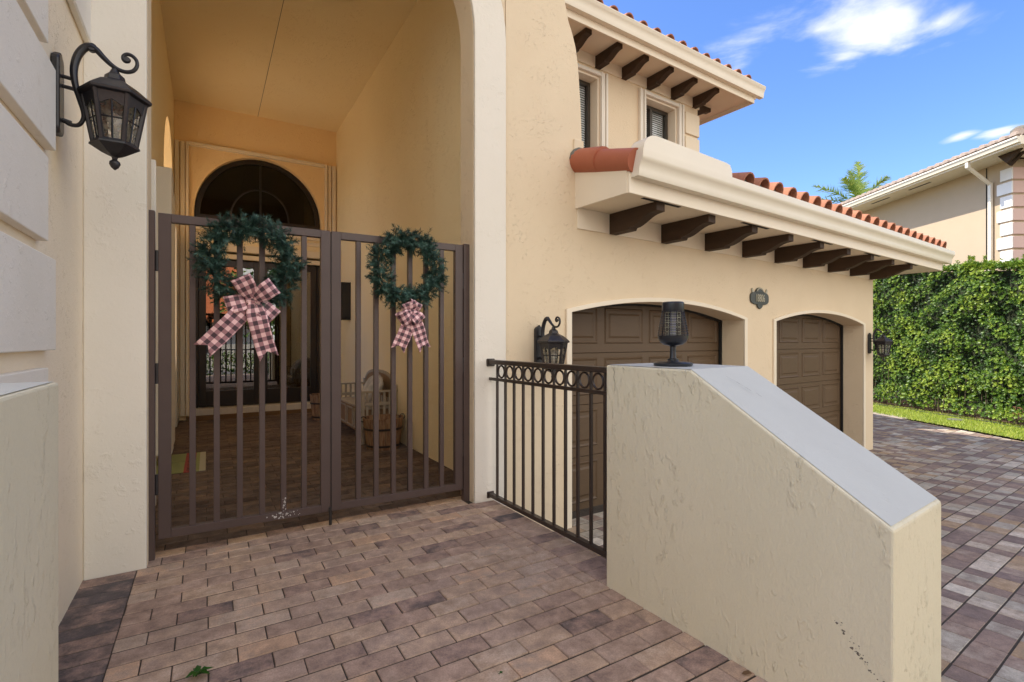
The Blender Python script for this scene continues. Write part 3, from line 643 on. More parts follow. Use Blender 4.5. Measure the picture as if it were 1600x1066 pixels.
for k in range(9):
    H_(corbel(MB(), 1.175 + .7525 * k + .055, .11, .56, SO - .001, .185), 'corbel', 'corbel', fr=FW, bevel=.003)
for k in (0, 2, 4, 6, 8):
    s = 1.0 + .7525 * k; H_(B(s, s + .5, FD + .05, FD + .085, SO - .003, SO - .0005), 'soffit_vent', 'dark', fr=FW)
# K-style gutter profile  (y,z) relative to fascia face
def gutter(fr, s0, s1, y0, z0, w=.125, h=.20, name='gutter'):
    pf = [(0, 0), (-.075, 0), (-.082, .018), (-.085, .05), (-.092, .085), (-.108, .115), (-.120, .128), (-.122, .15), (-.125, h - .012), (-.125, h), (-.108, h), (-.106, h - .018), (-.098, h - .02), (-.098, .13), (-.07, .02), (0, .02)]
    pf = [(p[0] * w / .125, p[1]) for p in pf]
    g = H_(MB().prism([(y0 + p[0], z0 + p[1]) for p in pf], s0, s1, 'x'), name, 'gutter', fr=fr, smooth='auto')
    for sc in (s0 - .003, s1 - .001):
        H_(MB().prism([(y0 + p[0] * w / .125, z0 + p[1]) for p in [(0, 0), (-.075, 0), (-.082, .018), (-.085, .05), (-.092, .085), (-.108, .115), (-.120, .128), (-.125, h), (0, h)]], sc, sc + .004, 'x'), 'end_cap', 'gutter', fr=fr, parent=g)
    return g
gl = gutter(FW, .785, 8.66, FD - .001, 2.55)
# return gutter on the garage side
FG2 = FW @ Matrix.Translation((8.515, -.62, 0)) @ Matrix.Rotation(R(90), 4, 'Z')
gutter(FG2, .05, 6.2, 0, 2.55)
# splash guard standing on the gutter
sg = [(0.0, 0)] + [(.16 - .16 * math.cos(R(t)), .135 * math.sin(R(t))) for t in range(10, 91, 10)] + [(1.13, .12), (1.19, .11), (1.22, .06), (1.225, 0)]
H_(MB().prism([(.795 + p[0], 2.752 + p[1] * .95) for p in sg], FD - .12, FD - .11), 'splash_guard', 'gutter', fr=FW)
H_(MB().prism([(.795 + p[0], 2.752 + p[1] * .95) for p in sg[:10]] + [(.865, 2.752)], FD - .11, -.60), 'splash_guard', 'gutter', fr=FW)

# barrel tiles
def tiles(fr, s0, s1, y0, z0, pitch, courses, sp=.28, r=.098, cl=.42, name='roof_tiles', m='tile', trim=None, fill=True, seg=7, skip=None):
    mb = MB(); mf = MB(); rn = random.Random(9); n = int((s1 - s0) / sp) + 1; ca, sa = math.cos(math.atan(pitch)), math.sin(math.atan(pitch))
    for i in range(n):
        s = s0 + i * sp
        for c in range(courses):
            if trim and not trim(s, c * cl): continue
            if c == 0 and skip and skip(s): continue
            js = rn.uniform(-.006, .006); jz = rn.uniform(-.004, .004); q = []
            for (along, rr, lift) in ((c * cl - .02, r, .018), (c * cl + cl, r * .86, .0)):
                for rad in (rr, rr - .014):
                    for k in range(seg + 1):
                        th = math.pi * k / seg; zz = rad * math.sin(th) * 1.02 + lift + jz
                        q.append((s + js + rad * math.cos(th), y0 + along * ca - zz * sa, z0 + along * sa + zz * ca))
            K = seg + 1; fs = []
            for k in range(seg):
                fs += [(k, k + 1, 2 * K + k + 1, 2 * K + k), (K + k, 3 * K + k, 3 * K + k + 1, K + k + 1), (k, K + k, K + k + 1, k + 1)]
            fs += [(0, 2 * K, 3 * K, K), (seg, K + seg, 3 * K + seg, 2 * K + seg)]
            mb.add(q, fs)
            if c == 0 and fill:
                pts = [(s + (r - .016) * math.cos(math.pi * k / 8), y0 + .035, z0 + (r - .018) * math.sin(math.pi * k / 8) + .0) for k in range(9)]
                mf.add(pts + [(p[0], y0 + .2, p[2] + .05) for p in pts], [tuple(range(9))])
    # pans
    L_ = courses * cl
    pans = H_(MB().hexa([(s0 - .15, y0 + .02, z0 - .03), (s1 + .1, y0 + .02, z0 - .03), (s1 + .1, y0 + L_ * ca, z0 - .03 + L_ * sa), (s0 - .15, y0 + L_ * ca, z0 - .03 + L_ * sa)],
                        [(s0 - .15, y0 + .02, z0 + .012), (s1 + .1, y0 + .02, z0 + .012), (s1 + .1, y0 + L_ * ca, z0 + .012 + L_ * sa), (s0 - .15, y0 + L_ * ca, z0 + .012 + L_ * sa)]), 'roof', m, fr=fr) if not trim else None
    t = H_(mb, name, m, fr=fr, smooth='auto', **({'parent': pans} if pans else {}))
    if fill and mf.v: H_(mf, 'mortar_fill', 'mortar', fr=fr, parent=t)
    return t
# lower roof: eave tiles face the gutter; hip at the far end
tl = tiles(FW, 1.52, 8.42, -.68, 2.765, .30, 8, trim=lambda s, a: s < 8.6 - a * .95, skip=lambda s: s < 2.2)
H_(MB().hexa([(.80, -.60, 2.64), (8.48, -.60, 2.64), (5.4, 2.6, 2.64), (.80, 2.6, 2.64)], [(.80, -.60, 2.70), (8.48, -.60, 2.70), (5.0, 2.6, 3.62), (.80, 2.6, 3.62)]), 'roof', 'tile', fr=FW)
H_(MB().hexa([(8.48, -.60, 2.64), (8.49, 6.2, 2.64), (5.4, 6.2, 2.64), (5.4, 2.6, 2.64)], [(8.48, -.60, 2.70), (8.49, 6.2, 2.70), (5.0, 6.2, 3.62), (5.0, 2.6, 3.62)]), 'roof', 'tile', fr=FW)
# hip cap tiles from the far eave corner inwards
mb = MB()
h0 = Vector((8.44, -.62, 2.76)); h1 = Vector((5.0, 2.6, 3.70))
for k in range(9):
    a = h0.lerp(h1, k / 9.); b2 = h0.lerp(h1, (k + 1.15) / 9.)
    mb.tube([a + Vector((0, 0, .02)), b2], [.105, .085], 12)
H_(mb, 'hip_tiles', 'tile', fr=FW, smooth='auto')
# rake tiles at the near end of the lower roof
RK = [(-.70, 2.735), (-.32, 2.80), (.0, 2.875)]
H_(MB().tube([(.80, -.66, 2.678), (.80, -.28, 2.775)], [.096, .104], 20), 'rake_tile', 'tilecap', fr=FW, smooth='auto')
H_(MB().tube([(.80, -.30, 2.782), (.80, .02, 2.86)], [.115, .112], 20), 'rake_tile', 'tilecap', fr=FW, smooth='auto')
H_(MB().tube([(.80, -.03, 2.855), (.80, .0, 2.865), (.80, .03, 2.87)], [.108, .114, .106], 14), 'mortar_collar', 'mortar', fr=FW, smooth=True)
H_(MB().prism([(-.60, 2.45), (-.001, 2.45), (-.001, 2.83), (-.60, 2.67)], .7755, .87, 'x'), 'rake_filler', 'trim', fr=FW)

# ---- upper storey, V frame
VS1 = 4.72; VSO = 5.05
wins = ((1.70, 2.60, 3.3, 4.80), (3.48, 4.21, 3.5, 4.80))
xs = [.3, 1.70, 2.60, 3.48, 4.21, VS1]
mb = MB().box(.3, 1.70, 0, .25, 2.5, VSO).box(2.60, 3.48, 0, .25, 2.5, VSO).box(4.21, VS1, 0, .25, 2.5, VSO)
for a, b2, z0, z1 in wins: mb.box(a, b2, 0, .25, 2.5, z0).box(a, b2, 0, .25, z1, VSO)
H_(mb, 'upper_wall', 'stucco', fr=FV)
H_(MB().box(VS1 - .25, VS1 - .001, .251, 7, 2.5, VSO), 'upper_side_wall', 'stucco', fr=FV)
H_(B(.3, VS1 - .3, 6.7, 7, 2.5, VSO), 'upper_back_wall', 'stucco', fr=FV)
for z0 in (3.35, 3.72, 4.09, 4.46):
    H_(MB().box(4.40, VS1 + .02, -.025, -.0005, z0, z0 + .33).box(VS1, VS1 + .025, -.0005, .4 if int(z0 * 100) % 2 else .3, z0, z0 + .33), 'quoin', 'soffit', fr=FV, bevel=.006)
H_(B(.3, VS1 + .02, -.02, -.0003, 4.90, VSO - .001), 'frieze', 'trim', fr=FV)
for wi, (a, b2, z0, z1) in enumerate(wins):
    w = H_(MB().box(a + .03, a + .075, .14, .2, z0, z1 - .03).box(b2 - .075, b2 - .03, .14, .2, z0, z1 - .03).box(a + .075, b2 - .075, .14, .2, z1 - .075, z1 - .03).box(a + .075, b2 - .075, .14, .2, z0, z0 + .05), 'window', 'winframe', fr=FV, bevel=.003)
    H_(MB().box(a, a + .0295, .0, .22, z0, z1).box(b2 - .0295, b2, .0, .22, z0, z1).box(a + .03, b2 - .03, .0, .22, z1 - .0295, z1), 'frame', 'trim', fr=FV, parent=w, bevel=.003)
    mx_ = (a + b2) / 2 - .05
    H_(B(mx_ - .025, mx_ + .025, .135, .205, z0 + .05, z1 - .075), 'mullion', 'winframe', fr=FV, parent=w)
    H_(B(a + .07, b2 - .07, .165, .17, z0 + .04, z1 - .07), 'pane', 'winglass', fr=FV, parent=w)
    mb = MB(); z = z0 + .06
    while z < z1 - .08:
        mb.hexa([(a + .08, .195, z), (b2 - .08, .195, z), (b2 - .08, .207, z + .026), (a + .08, .207, z + .026)], [(a + .08, .197, z + .000), (b2 - .08, .197, z + .000), (b2 - .08, .209, z + .026), (a + .08, .209, z + .026)]); z += .032
    H_(mb, 'blind', 'blind', fr=FV, parent=w)
    H_(B(a, b2, .28, .3, z0, z1), 'backing', 'dark', fr=FV, parent=w)
    for q0, q1 in ((a - .12, a - .005), (b2 + .005, b2 + .12)):
        H_(MB().box(q0, q0 + .03, -.05, -.0005, z0 - .05, z1 + .06).box(q0 + .04, q0 + .07, -.04, -.0005, z0 - .05, z1 + .06).box(q0 + .08, q1, -.055, -.0005, z0 - .05, z1 + .06), 'shutter_track', 'white', fr=FV, bevel=.004)
    H_(B(a - .004, b2 + .004, -.045, -.0005, z1 + .0, z1 + .05), 'shutter_rail', 'white', fr=FV, bevel=.004)
VD = -.52
H_(B(.1, 5.42, VD + .02, .25, VSO, VSO + .02), 'soffit', 'soffit', fr=FV)
H_(B(VS1 + .001, 5.42, .251, 7.2, VSO, VSO + .02), 'soffit', 'soffit', fr=FV)
H_(B(.1, 5.44, VD, VD + .022, VSO - .06, VSO + .13), 'fascia', 'trim', fr=FV, bevel=.003)
H_(B(5.42, 5.44, VD + .022, 7.2, VSO - .06, VSO + .13), 'fascia', 'trim', fr=FV, bevel=.003)
gutter(FV, .1, 5.57, VD - .001, VSO + .03, w=.11, h=.165)
FV2 = FV @ Matrix.Translation((5.445, VD, 0)) @ Matrix.Rotation(R(90), 4, 'Z')
gutter(FV2, .02, 7.4, 0, VSO + .03, w=.11, h=.165)
for s in (2.03, 2.56, 3.06, 3.57, 4.10, 4.62):
    H_(corbel(MB(), s, .10, .42, VSO - .001, .15), 'corbel', 'corbel', fr=FV, bevel=.003)
H_(corbel(MB(), 0, .10, .42, VSO - .001, .15, T=Matrix.Translation((VS1, .1, 0)) @ Matrix.Rotation(R(90), 4, 'Z')), 'corbel', 'corbel', fr=FV, bevel=.003)
for s in (2.3, 3.3, 4.33): H_(B(s - .2, s + .2, VD + .04, VD + .07, VSO - .003, VSO - .0005), 'soffit_vent', 'dark', fr=FV)
H_(MB().hexa([(.1, -.5, VSO + .1), (5.42, -.5, VSO + .1), (5.42, 7.2, VSO + .1), (.1, 7.2, VSO + .1)], [(.1, -.5, VSO + .15), (5.42, -.5, VSO + .15), (5.42, 7.2, VSO + .15), (.1, 7.2, VSO + .15)]), 'roof_deck', 'tile', fr=FV)
H_(MB().add([(.1, -.5, VSO + .155), (5.42, -.5, VSO + .155), (5.42, 7.2, VSO + .155), (.1, 7.2, VSO + .155), (1.6, 3.3, VSO + 1.25), (3.0, 3.3, VSO + 1.25)], [(0, 1, 5, 4), (1, 2, 5), (2, 3, 4, 5), (3, 0, 4)]) or (lambda m: m)(None) if False else MB().hexa([(.1, -.5, VSO + .153), (5.42, -.5, VSO + .153), (5.42, 7.2, VSO + .153), (.1, 7.2, VSO + .153)], [(2.6, 3.0, VSO + 1.25), (2.9, 3.0, VSO + 1.25), (2.9, 3.6, VSO + 1.25), (2.6, 3.6, VSO + 1.25)]), 'roof', 'tile', fr=FV)
tiles(FV, .2, 5.35, VD - .05, VSO + .172, .30, 3, trim=lambda s, a: True, r=.085, sp=.26)
# main block above and behind the porch, added hidden block shading the driveway
H_(B(-2.31, .6, -.0, 6.6, 5.36, 6.3), 'entry_tower', 'stucco', fr=FF @ Matrix.Translation((0, .14, 0)))
H_(MB().hexa([(-2.6, -.3, 6.31), (.7, -.3, 6.31), (.7, 7, 6.31), (-2.6, 7, 6.31)], [(-1.3, 1.5, 7.4), (-.6, 1.5, 7.4), (-.6, 5.5, 7.4), (-1.3, 5.5, 7.4)]), 'tower_roof', 'tile', fr=FF)
H_(B(-4, 4.4, 11.6, 20, -1, 4.7), 'shade_block', 'stucco', fr=I4)
H_(B(-4.3, 4.9, 11.2, 20, 4.7, 4.78), 'shade_block_roof', 'tile', fr=I4)

# ================================================================== GATE
def gate_leaf(s0, s1, label, grp='leaves of the double entry gate', hinge_left=True):
    z0, z1 = .09, 2.0; w = .055; dp = (-.022, .022)
    g = empty('gate_leaf', FF @ Matrix.Translation((s0 if hinge_left else s1, 0, 0)), label, 'gate', grp)
    build(MB().box(s0, s0 + w + .008, *dp, z0, z1).box(s1 - w - .008, s1, *dp, z0, z1).box(s0 + w + .0081, s1 - w - .0081, *dp, z1 - .05, z1).box(s0 + w + .0081, s1 - w - .0081, *dp, z0, z0 + .05), 'gate_frame', M['iron'], g, FF, bevel=.002)
    n = 6
    pitch = .126
    first = -1.815 if s0 < -1.5 else -.828
    for i in range(n):
        s = first + pitch * i
        build(B(s - .0165, s + .0165, -.0165, .0165, z0 + .0505, z1 - .0505), 'bar', M['iron'], g, FF, bevel=.0015)
    return g
gl1 = gate_leaf(-1.985, -1.018, 'left leaf of the dark brown gate, with the larger wreath', hinge_left=True)
gl2 = gate_leaf(-1.012, -.026, 'right leaf of the dark brown gate, with the smaller wreath', hinge_left=False)
build(B(-1.03, -1.012, -.036, -.0225, .0, .12), 'drop_bolt', M['hoop'], gl1, FF, bevel=.002)
build(B(-1.017, -1.013, -.024, -.0185, .12, 1.98), 'stop_strip', M['hoop'], gl2, FF)
rn = random.Random(2); mb = MB()
for i in range(60):
    s = rn.gauss(-1.30, .05); z = rn.choice((rn.uniform(.095, .135), rn.uniform(.095, .135), rn.uniform(.14, .24)))
    if z > .137: s = -1.307 + rn.uniform(-.012, .012)
    r = rn.uniform(.002, .006); y = -.0228 if z < .137 else -.0172
    mb.add([(s + r * rn.uniform(.5, 1.2) * math.cos(a * 1.05), y, z + r * rn.uniform(.5, 1.2) * math.sin(a * 1.05)) for a in range(6)], [tuple(range(6))])
build(mb, 'paint_chips', M['chip'], gl1, FF)
for z in (.35, 1.0, 1.66): build(MB().lathe([(.011, 0), (.011, .12)], (-1.992, -.01, z), 10), 'hinge', M['black'], gl1, FF, smooth='auto'); build(MB().lathe([(.011, 0), (.011, .12)], (-.0215, -.01, z), 10), 'hinge', M['black'], gl2, FF, smooth='auto')
for s, lab in ((-2.029, 'square steel gate post against the left arch pier'), (.009, 'square steel gate post against the right arch pier')):
    p = build(B(-.028, .028, -.026, .026, -.03, 2.01), 'gate_post', M['iron'], None, FF @ Matrix.Translation((s, 0, 0)), bevel=.003)
    tag(p, lab, 'gate post', 'posts of the entry gate')

# ---- wreaths
def needles(mb, p, d, L, n, nl, rn, base):
    d = d.normalized(); a = d.cross(Vector((.3, .5, .8))).normalized(); b2 = d.cross(a)
    for i in range(n):
        t = i / n; q = p + d * L * t; th = rn.uniform(0, 6.283); out = (a * math.cos(th) + b2 * math.sin(th)); v = (out * 1.0 + d * rn.uniform(.35, .9)).normalized() * nl * rn.uniform(.7, 1.1)
        w = v.cross(d).normalized() * .0026
        mb.add([q - w, q + w, q + v], [(0, 1, 2)], min(1, max(0, base + rn.uniform(-.25, .35))))
    v = d * nl * .8
def wreath(c, r_in, r_out, label, seed):
    w = empty('wreath', FF @ Matrix.Translation(c), label, 'wreath', 'green wreaths hung on the gate')
    fr = wm(w); rn = random.Random(seed); mb = MB(); rm = (r_in + r_out) / 2; hw = (r_out - r_in) / 2
    for i in range(620):
        th = rn.uniform(0, 6.283) + rn.uniform(-.03, .03); ph = rn.uniform(0, 6.283); k = hw * rn.uniform(.1, .95)
        p = Vector(((rm + k * math.cos(ph)) * math.cos(th), k * math.sin(ph) * .8, (rm + k * math.cos(ph)) * math.sin(th)))
        rad = Vector((math.cos(th), 0, math.sin(th))); tan = Vector((-math.sin(th), 0, math.cos(th)))
        d = rad * math.cos(ph) * rn.uniform(.3, 1.1) + Vector((0, -.75 if rn.random() < .75 else .3, 0)) * abs(math.sin(ph)) + tan * rn.uniform(-.9, .9)
        L = rn.uniform(.045, .085) * (1.35 if rn.random() < .12 else 1)
        needles(mb, p, d, L, 40, .029, rn, rn.uniform(.0, .85))
    build(mb, 'branches', M['fir'], w, fr, tone=True)
    build(MB().torus((0, .0, 0), rm, .006, n=40), 'ring_core', M['fir'], w, fr, smooth=True)
    return w
w1 = wreath((-1.505, -.09, 1.735), .165, .28, 'larger green fir wreath with a big pink and black plaid bow', 1)
w2 = wreath((-.495, -.09, 1.765), .165, .262, 'smaller green fir wreath with a small pink and black plaid bow', 2)

def ribbon(mb, uvs, pts, wid, width, fork=False, chk=4.3, flip=0):
    # pts: centre line; wid: unit width vectors ; uv in units of check squares
    n = len(pts); acc = 0; m = 8; vs = []; uv = []
    for i in range(n):
        if i: acc += (pts[i] - pts[i - 1]).length
        for j in range(m + 1):
            t = j / m - .5; p = pts[i] + wid[i] * (t * width)
            if fork and i == n - 1: p = p + (pts[-1] - pts[-2]).normalized() * (abs(t) * 2 - .5) * width * .42
            vs.append(p); uv.append(((j / m) * chk * .5 + flip, acc / width * chk * .5 + (abs(t) * 2 - .5) * .42 * chk * .5 * (1 if fork and i == n - 1 else 0)))
    o = len(mb.v)
    for i in range(n - 1):
        for j in range(m):
            a = i * (m + 1) + j; f = (a, a + 1, a + m + 2, a + m + 1); mb.add([], [tuple(q for q in f)]) if False else None
            mb.f.append(tuple(o + q for q in f)); mb.t.append(0); uvs.append([uv[q] for q in f])
    mb.v += [tuple(v) for v in vs]
def rib_obj(mb, uvs, name, parent, fr):
    me = bpy.data.meshes.new(name); me.from_pydata(mb.v, [], mb.f); me.materials.append(M['plaid'])
    l = me.uv_layers.new(name='UVMap'); k = 0
    for p in me.polygons:
        for q in range(p.loop_total): l.data[p.loop_start + q].uv = uvs[p.index][q]
    me.polygons.foreach_set('use_smooth', [True] * len(me.polygons))
    o = bpy.data.objects.new(name, me); COL.objects.link(o); o.parent = parent; o.matrix_basis = wm(parent).inverted() @ fr; WM[o.name] = fr.copy()
    sm = o.modifiers.new('thick', 'SOLIDIFY'); sm.thickness = .0012; return o
def bow(parent, c, loops, tails, width, knot):
    fr = FF @ Matrix.Translation(c); bw = empty_child('bow', parent, fr)
    # knot
    mb = MB(); uv = []
    ang = knot[0]; dx = Vector((math.cos(R(ang)), 0, math.sin(R(ang)))); up = Vector((-math.sin(R(ang)), 0, math.cos(R(ang))))
    pts = []; wd = []
    for i in range(13):
        t = 6.283 * i / 12; pts.append(up * (knot[2] / 2) * math.cos(t) + Vector((0, -1, 0)) * (.028 * math.sin(t) + .012)); wd.append(dx)
    ribbon(mb, uv, pts, wd, knot[1], chk=3); rib_obj(mb, uv, 'knot', bw, fr)
    for (ang, L, h, tw, yo) in loops:
        mb = MB(); uv = []; dr = Vector((math.cos(R(ang)), 0, math.sin(R(ang)))); pr = Vector((-dr.z, 0, dr.x)); pts = []; wd = []
        for i in range(25):
            t = 2 * math.pi * i / 24; al = L / 2 * (1 - math.cos(t)); de = h * math.sin(t) * (.35 + .65 * al / L)
            pts.append(dr * al + Vector((0, -1, 0)) * (de + yo)); k = min(1, al / (L * .45)); wd.append((pr + Vector((0, tw, 0)) * math.sin(t)).normalized() * (.45 + .55 * k))
        ribbon(mb, uv, pts, wd, width, flip=.25); rib_obj(mb, uv, 'loop', bw, fr)
    for (ang, L, bend, yo) in tails:
        mb = MB(); uv = []; pts = []; wd = []; n = 16
        p = Vector((0, -yo, 0))
        for i in range(n + 1):
            t = i / n; a = ang + bend * t; dr = Vector((math.cos(R(a)), 0, math.sin(R(a)))); pts.append(p.copy()); p = p + dr * (L / n) + Vector((0, -.004 * math.sin(t * 7), 0))
            wd.append((Vector((-dr.z, 0, dr.x)) + Vector((0, .25 * math.sin(t * 5 + ang), 0))).normalized() * (.5 + .5 * min(1, t * 4)))
        ribbon(mb, uv, pts, wd, width, fork=True); rib_obj(mb, uv, 'tail', bw, fr)
    return bw
def empty_child(name, parent, fr):
    o = bpy.data.objects.new(name, None); COL.objects.link(o); o.parent = parent; o.matrix_basis = wm(parent).inverted() @ fr; WM[o.name] = fr.copy(); o.empty_display_size = .05; return o
bow(w1, (-1.50, -.15, 1.50), [(118, .15, .075, .5, .025), (196, .15, .045, -.4, .0), (38, .15, .08, -.4, .03), (-42, .16, .04, .3, .0)], [(232, .385, -6, .02), (-80, .345, 8, .03)], .112, (-4, .075, .06))
bow(w2, (-.49, -.14, 1.455), [(215, .11, .06, .3, .02), (112, .075, .06, .3, .0), (-50, .09, .05, .2, .02), (66, .085, .06, -.3, .0)], [(-106, .27, -8, .0), (-72, .27, 6, .01)], .10, (10, .055, .05))

# ================================================================== RAILING
rl = empty('railing', FR, 'dark bronze railing with a row of rings between the arch pier and half wall', 'railing')
def RB(mb, name, m='railiron', **k): return build(mb, name, M[m], k.pop('parent', rl), FR, **k)
RE = 1.545
RB(B(.02, RE, -.026, .026, 1.070, 1.104), 'top_rail', bevel=.006, seg=2)
RB(B(.02, RE, -.014, .014, .944, .966), 'mid_rail', bevel=.002)
RB(B(.02, RE, -.02, .02, .032, .062), 'bottom_rail', bevel=.003)
RB(B(.0, .045, -.036, .036, 1.052, 1.112), 'bracket', bevel=.005); RB(MB().box(.0, .04, -.032, .032, .02, .072), 'bracket', bevel=.005)
for i in range(12):
    s = .14 + .1205 * i
    RB(B(s - .0085, s + .0085, -.0085, .0085, .0625, .9435), 'bar', bevel=.001)
    RB(B(s - .005, s + .005, -.0085, .0085, .9665, 1.0695), 'bar', bevel=.001)
    if i < 11: RB(MB().torus((s + .0602, 0, 1.018), .0445, .0066, n=28, m=8, sy=1.2), 'ring', smooth=True)

# ================================================================== HALF WALLS
def halfwall(N, Fp, zt, zend, label, name='half_wall'):
    # N: near face points (corner, bend, end) Fp: far face points, all xy
    w = empty(name, Matrix.Translation((N[0][0], N[0][1], 0)), label, 'half wall')
    bz = -.9
    n0, n1, n2 = N; f0, f1, f2 = Fp
    zt3 = (zt, zt, zend)
    v = [(n0[0], n0[1], bz), (n2[0], n2[1], bz), (n2[0], n2[1], zend), (n1[0], n1[1], zt), (n0[0], n0[1], zt),
         (f0[0], f0[1], bz), (f2[0], f2[1], bz), (f2[0], f2[1], zend), (f1[0], f1[1], zt), (f0[0], f0[1], zt)]
    mb = MB(); mb.add(v, [(0, 1, 2, 3, 4), (9, 8, 7, 6, 5), (1, 6, 7, 2), (0, 4, 9, 5)])
    mb.add(v, [(2, 7, 8, 3), (3, 8, 9, 4)])
    o = build(mb, 'wall_body', M['half'], w, I4, bevel=.008, seg=2, weld=True)
    # coping paint: sheet hugging the top
    e = .010; mb = MB()
    def up(p, q, r): return p
    T = [(n0, f0, zt), (n1, f1, zt), (n2, f2, zend)]
    vs = []
    for k, (a, b2, z) in enumerate(T):
        d = Vector((b2[0] - a[0], b2[1] - a[1])).normalized() * e
        al = Vector((n2[0] - n0[0], n2[1] - n0[1])).normalized() * (e if k == 0 else (-e if k == 2 else 0))
        dz = .0025 + (0 if k != 2 else e * (zt - zend) / (Vector(n2) - Vector(n1)).length)
        vs += [(a[0] + d.x + al.x, a[1] + d.y + al.y, z + dz), (b2[0] - d.x + al.x, b2[1] - d.y + al.y, z + dz)]
    mb.add(vs, [(0, 1, 3, 2), (2, 3, 5, 4)]); build(mb, 'coping', M['halftop'], w, I4)
    return w
hw = halfwall(((.481, 2.60), (.755, 2.163), (1.150, 1.532)), ((.866, 2.885), (1.140, 2.448), (1.535, 1.817)), 1.127, .678, 'tall cream stucco half wall with a sloping white top beside the driveway')
# half wall at the left: inner face along the entry axis
a0 = FF @ Vector((-2.11, -1.67, 0)); a1 = FF @ Vector((-2.11, -2.6, 0)); a2 = FF @ Vector((-2.11, -3.3, 0))
b0 = FF @ Vector((-2.56, -1.67, 0)); b1 = FF @ Vector((-2.56, -2.6, 0)); b2_ = FF @ Vector((-2.56, -3.3, 0))
hw2 = halfwall((a0.xy[:], a1.xy[:], a2.xy[:]), (b0.xy[:], b1.xy[:], b2_.xy[:]), 1.13, .75, 'cream stucco half wall with a white top against the left wall, cut by the frame')
# cracks on the right wall
def crack(fr, pts, parent, wd=.0016):
    mb = MB()
    for i in range(len(pts) - 1):
        p, q = Vector(pts[i]), Vector(pts[i + 1]); n = Vector((-(q - p).y, (q - p).x, 0))
        if n.length < 1e-6: n = Vector((1, 0, 0))
        n = n.normalized() * wd * (.4 + .6 * random.random()); mb.add([p - n, p + n, q + n, q - n], [(0, 1, 2, 3)])
    build(mb, 'crack', M['crack'], parent, fr)
c0 = Vector((1.03, 2.36, 0)); 
cp = []
for i in range(9):
    t = i / 8; x = .93 + .13 * t + random.uniform(-.006, .006); y = 2.21 - .10 * t + random.uniform(-.006, .006)
    # height on slope plane
    ax = Vector((1.150 - .755, 1.532 - 2.163)); L = ax.length; k = max(0, (Vector((x - .755, y - 2.163)).dot(ax.normalized()) - 0.0) / L)
    k2 = k; cp.append((x, y, 1.127 - .449 * max(0, k2) + .0045))
crack(I4, cp, hw)
FH = frame(.481, 2.60, -57.9)
def crack2(P): 
    mb = MB()
    for i in range(len(P) - 1): (a, b), (c, d) = P[i], P[i + 1]; w = .0012; mb.add([(a - w, -.0012, b), (a + w, -.0012, b), (c + w, -.0012, d), (c - w, -.0012, d)], [(0, 1, 2, 3)])
    build(mb, 'crack', M['crack'], hw, FH)
crack2([(.05, 1.118), (.062, 1.095), (.056, 1.07), (.066, 1.04), (.064, 1.0)])
crack2([(.12, 1.12), (.132, 1.108), (.15, 1.104), (.17, 1.108)])
rn = random.Random(77); mb = MB()
for i in range(46):
    a = rn.gauss(0, 1); t = 1.16 + a * .035; z = .265 - a * .035 + rn.gauss(0, .010); q = rn.uniform(.0012, .0042) * (1.6 if rn.random() < .15 else 1)
    mb.add([(t + q * rn.uniform(.5, 1.3) * math.cos(k * 1.047), -.0012, z + q * rn.uniform(.4, 1.1) * math.sin(k * 1.047)) for k in range(6)], [tuple(range(6))])
build(mb, 'scuff_marks', M['crack'], hw, FH)

# ================================================================== BUG ZAPPER LAMP
zc = Vector((.775, 2.45, 1.1305))
za = empty('insect_lamp', Matrix.Translation(zc), 'black caged electric insect lamp on a round foot on top of the half wall', 'insect lamp')
fz = wm(za)
build(MB().lathe([(.088, 0), (.091, .006), (.091, .014), (.084, .019), (.03, .023), (.027, .026)], n=40), 'foot', M['plastic'], za, fz, smooth='auto')
build(MB().lathe([(.026, .022), (.026, .034), (.0165, .037), (.0145, .06), (.0145, .092), (.022, .1)], n=24), 'stem', M['plastic'], za, fz, smooth='auto')
build(MB().lathe([(.016, .096), (.045, .102), (.062, .115), (.070, .133), (.071, .146), (.066, .147), (.02, .147)], n=36), 'bowl', M['plastic'], za, fz, smooth='auto')
build(MB().lathe([(.050, .262), (.0515, .266), (.0515, .302), (.047, .307), (.01, .307)], n=36), 'cap', M['plastic'], za, fz, smooth='auto')
mb = MB()
for i in range(15):
    z = .150 + i * .0078; r = .0715 - (.0205) * (i / 14.) ** 1.1
    mb.torus((0, 0, z), r, .0014, 'z', 36, 5)
for k in range(36):
    t = 2 * math.pi * k / 36 if k % 3 == 0 else None
    if t is not None: mb.tube([(.0708 * math.cos(t), .0708 * math.sin(t), .145), (.062 * math.cos(t), .062 * math.sin(t), .205), (.0505 * math.cos(t), .0505 * math.sin(t), .265)], .0017, 5)
build(mb, 'cage', M['plastic'], za, fz, smooth=True)
mb = MB()
for i in range(10): mb.torus((0, 0, .152 + i * .0115), .036, .0011, 'z', 24, 4)
for k in range(10): t = 2 * math.pi * k / 10; mb.tube([(.036 * math.cos(t), .036 * math.sin(t), .146), (.036 * math.cos(t), .036 * math.sin(t), .264)], .0013, 4)
build(mb, 'inner_grid', mat('pale wire grid', (.62, .60, .42), .5), za, fz, smooth=True)
build(MB().lathe([(.014, .147), (.014, .262)], n=16), 'tube', mat('lamp tube', (.35, .34, .42), .3), za, fz, smooth='auto')

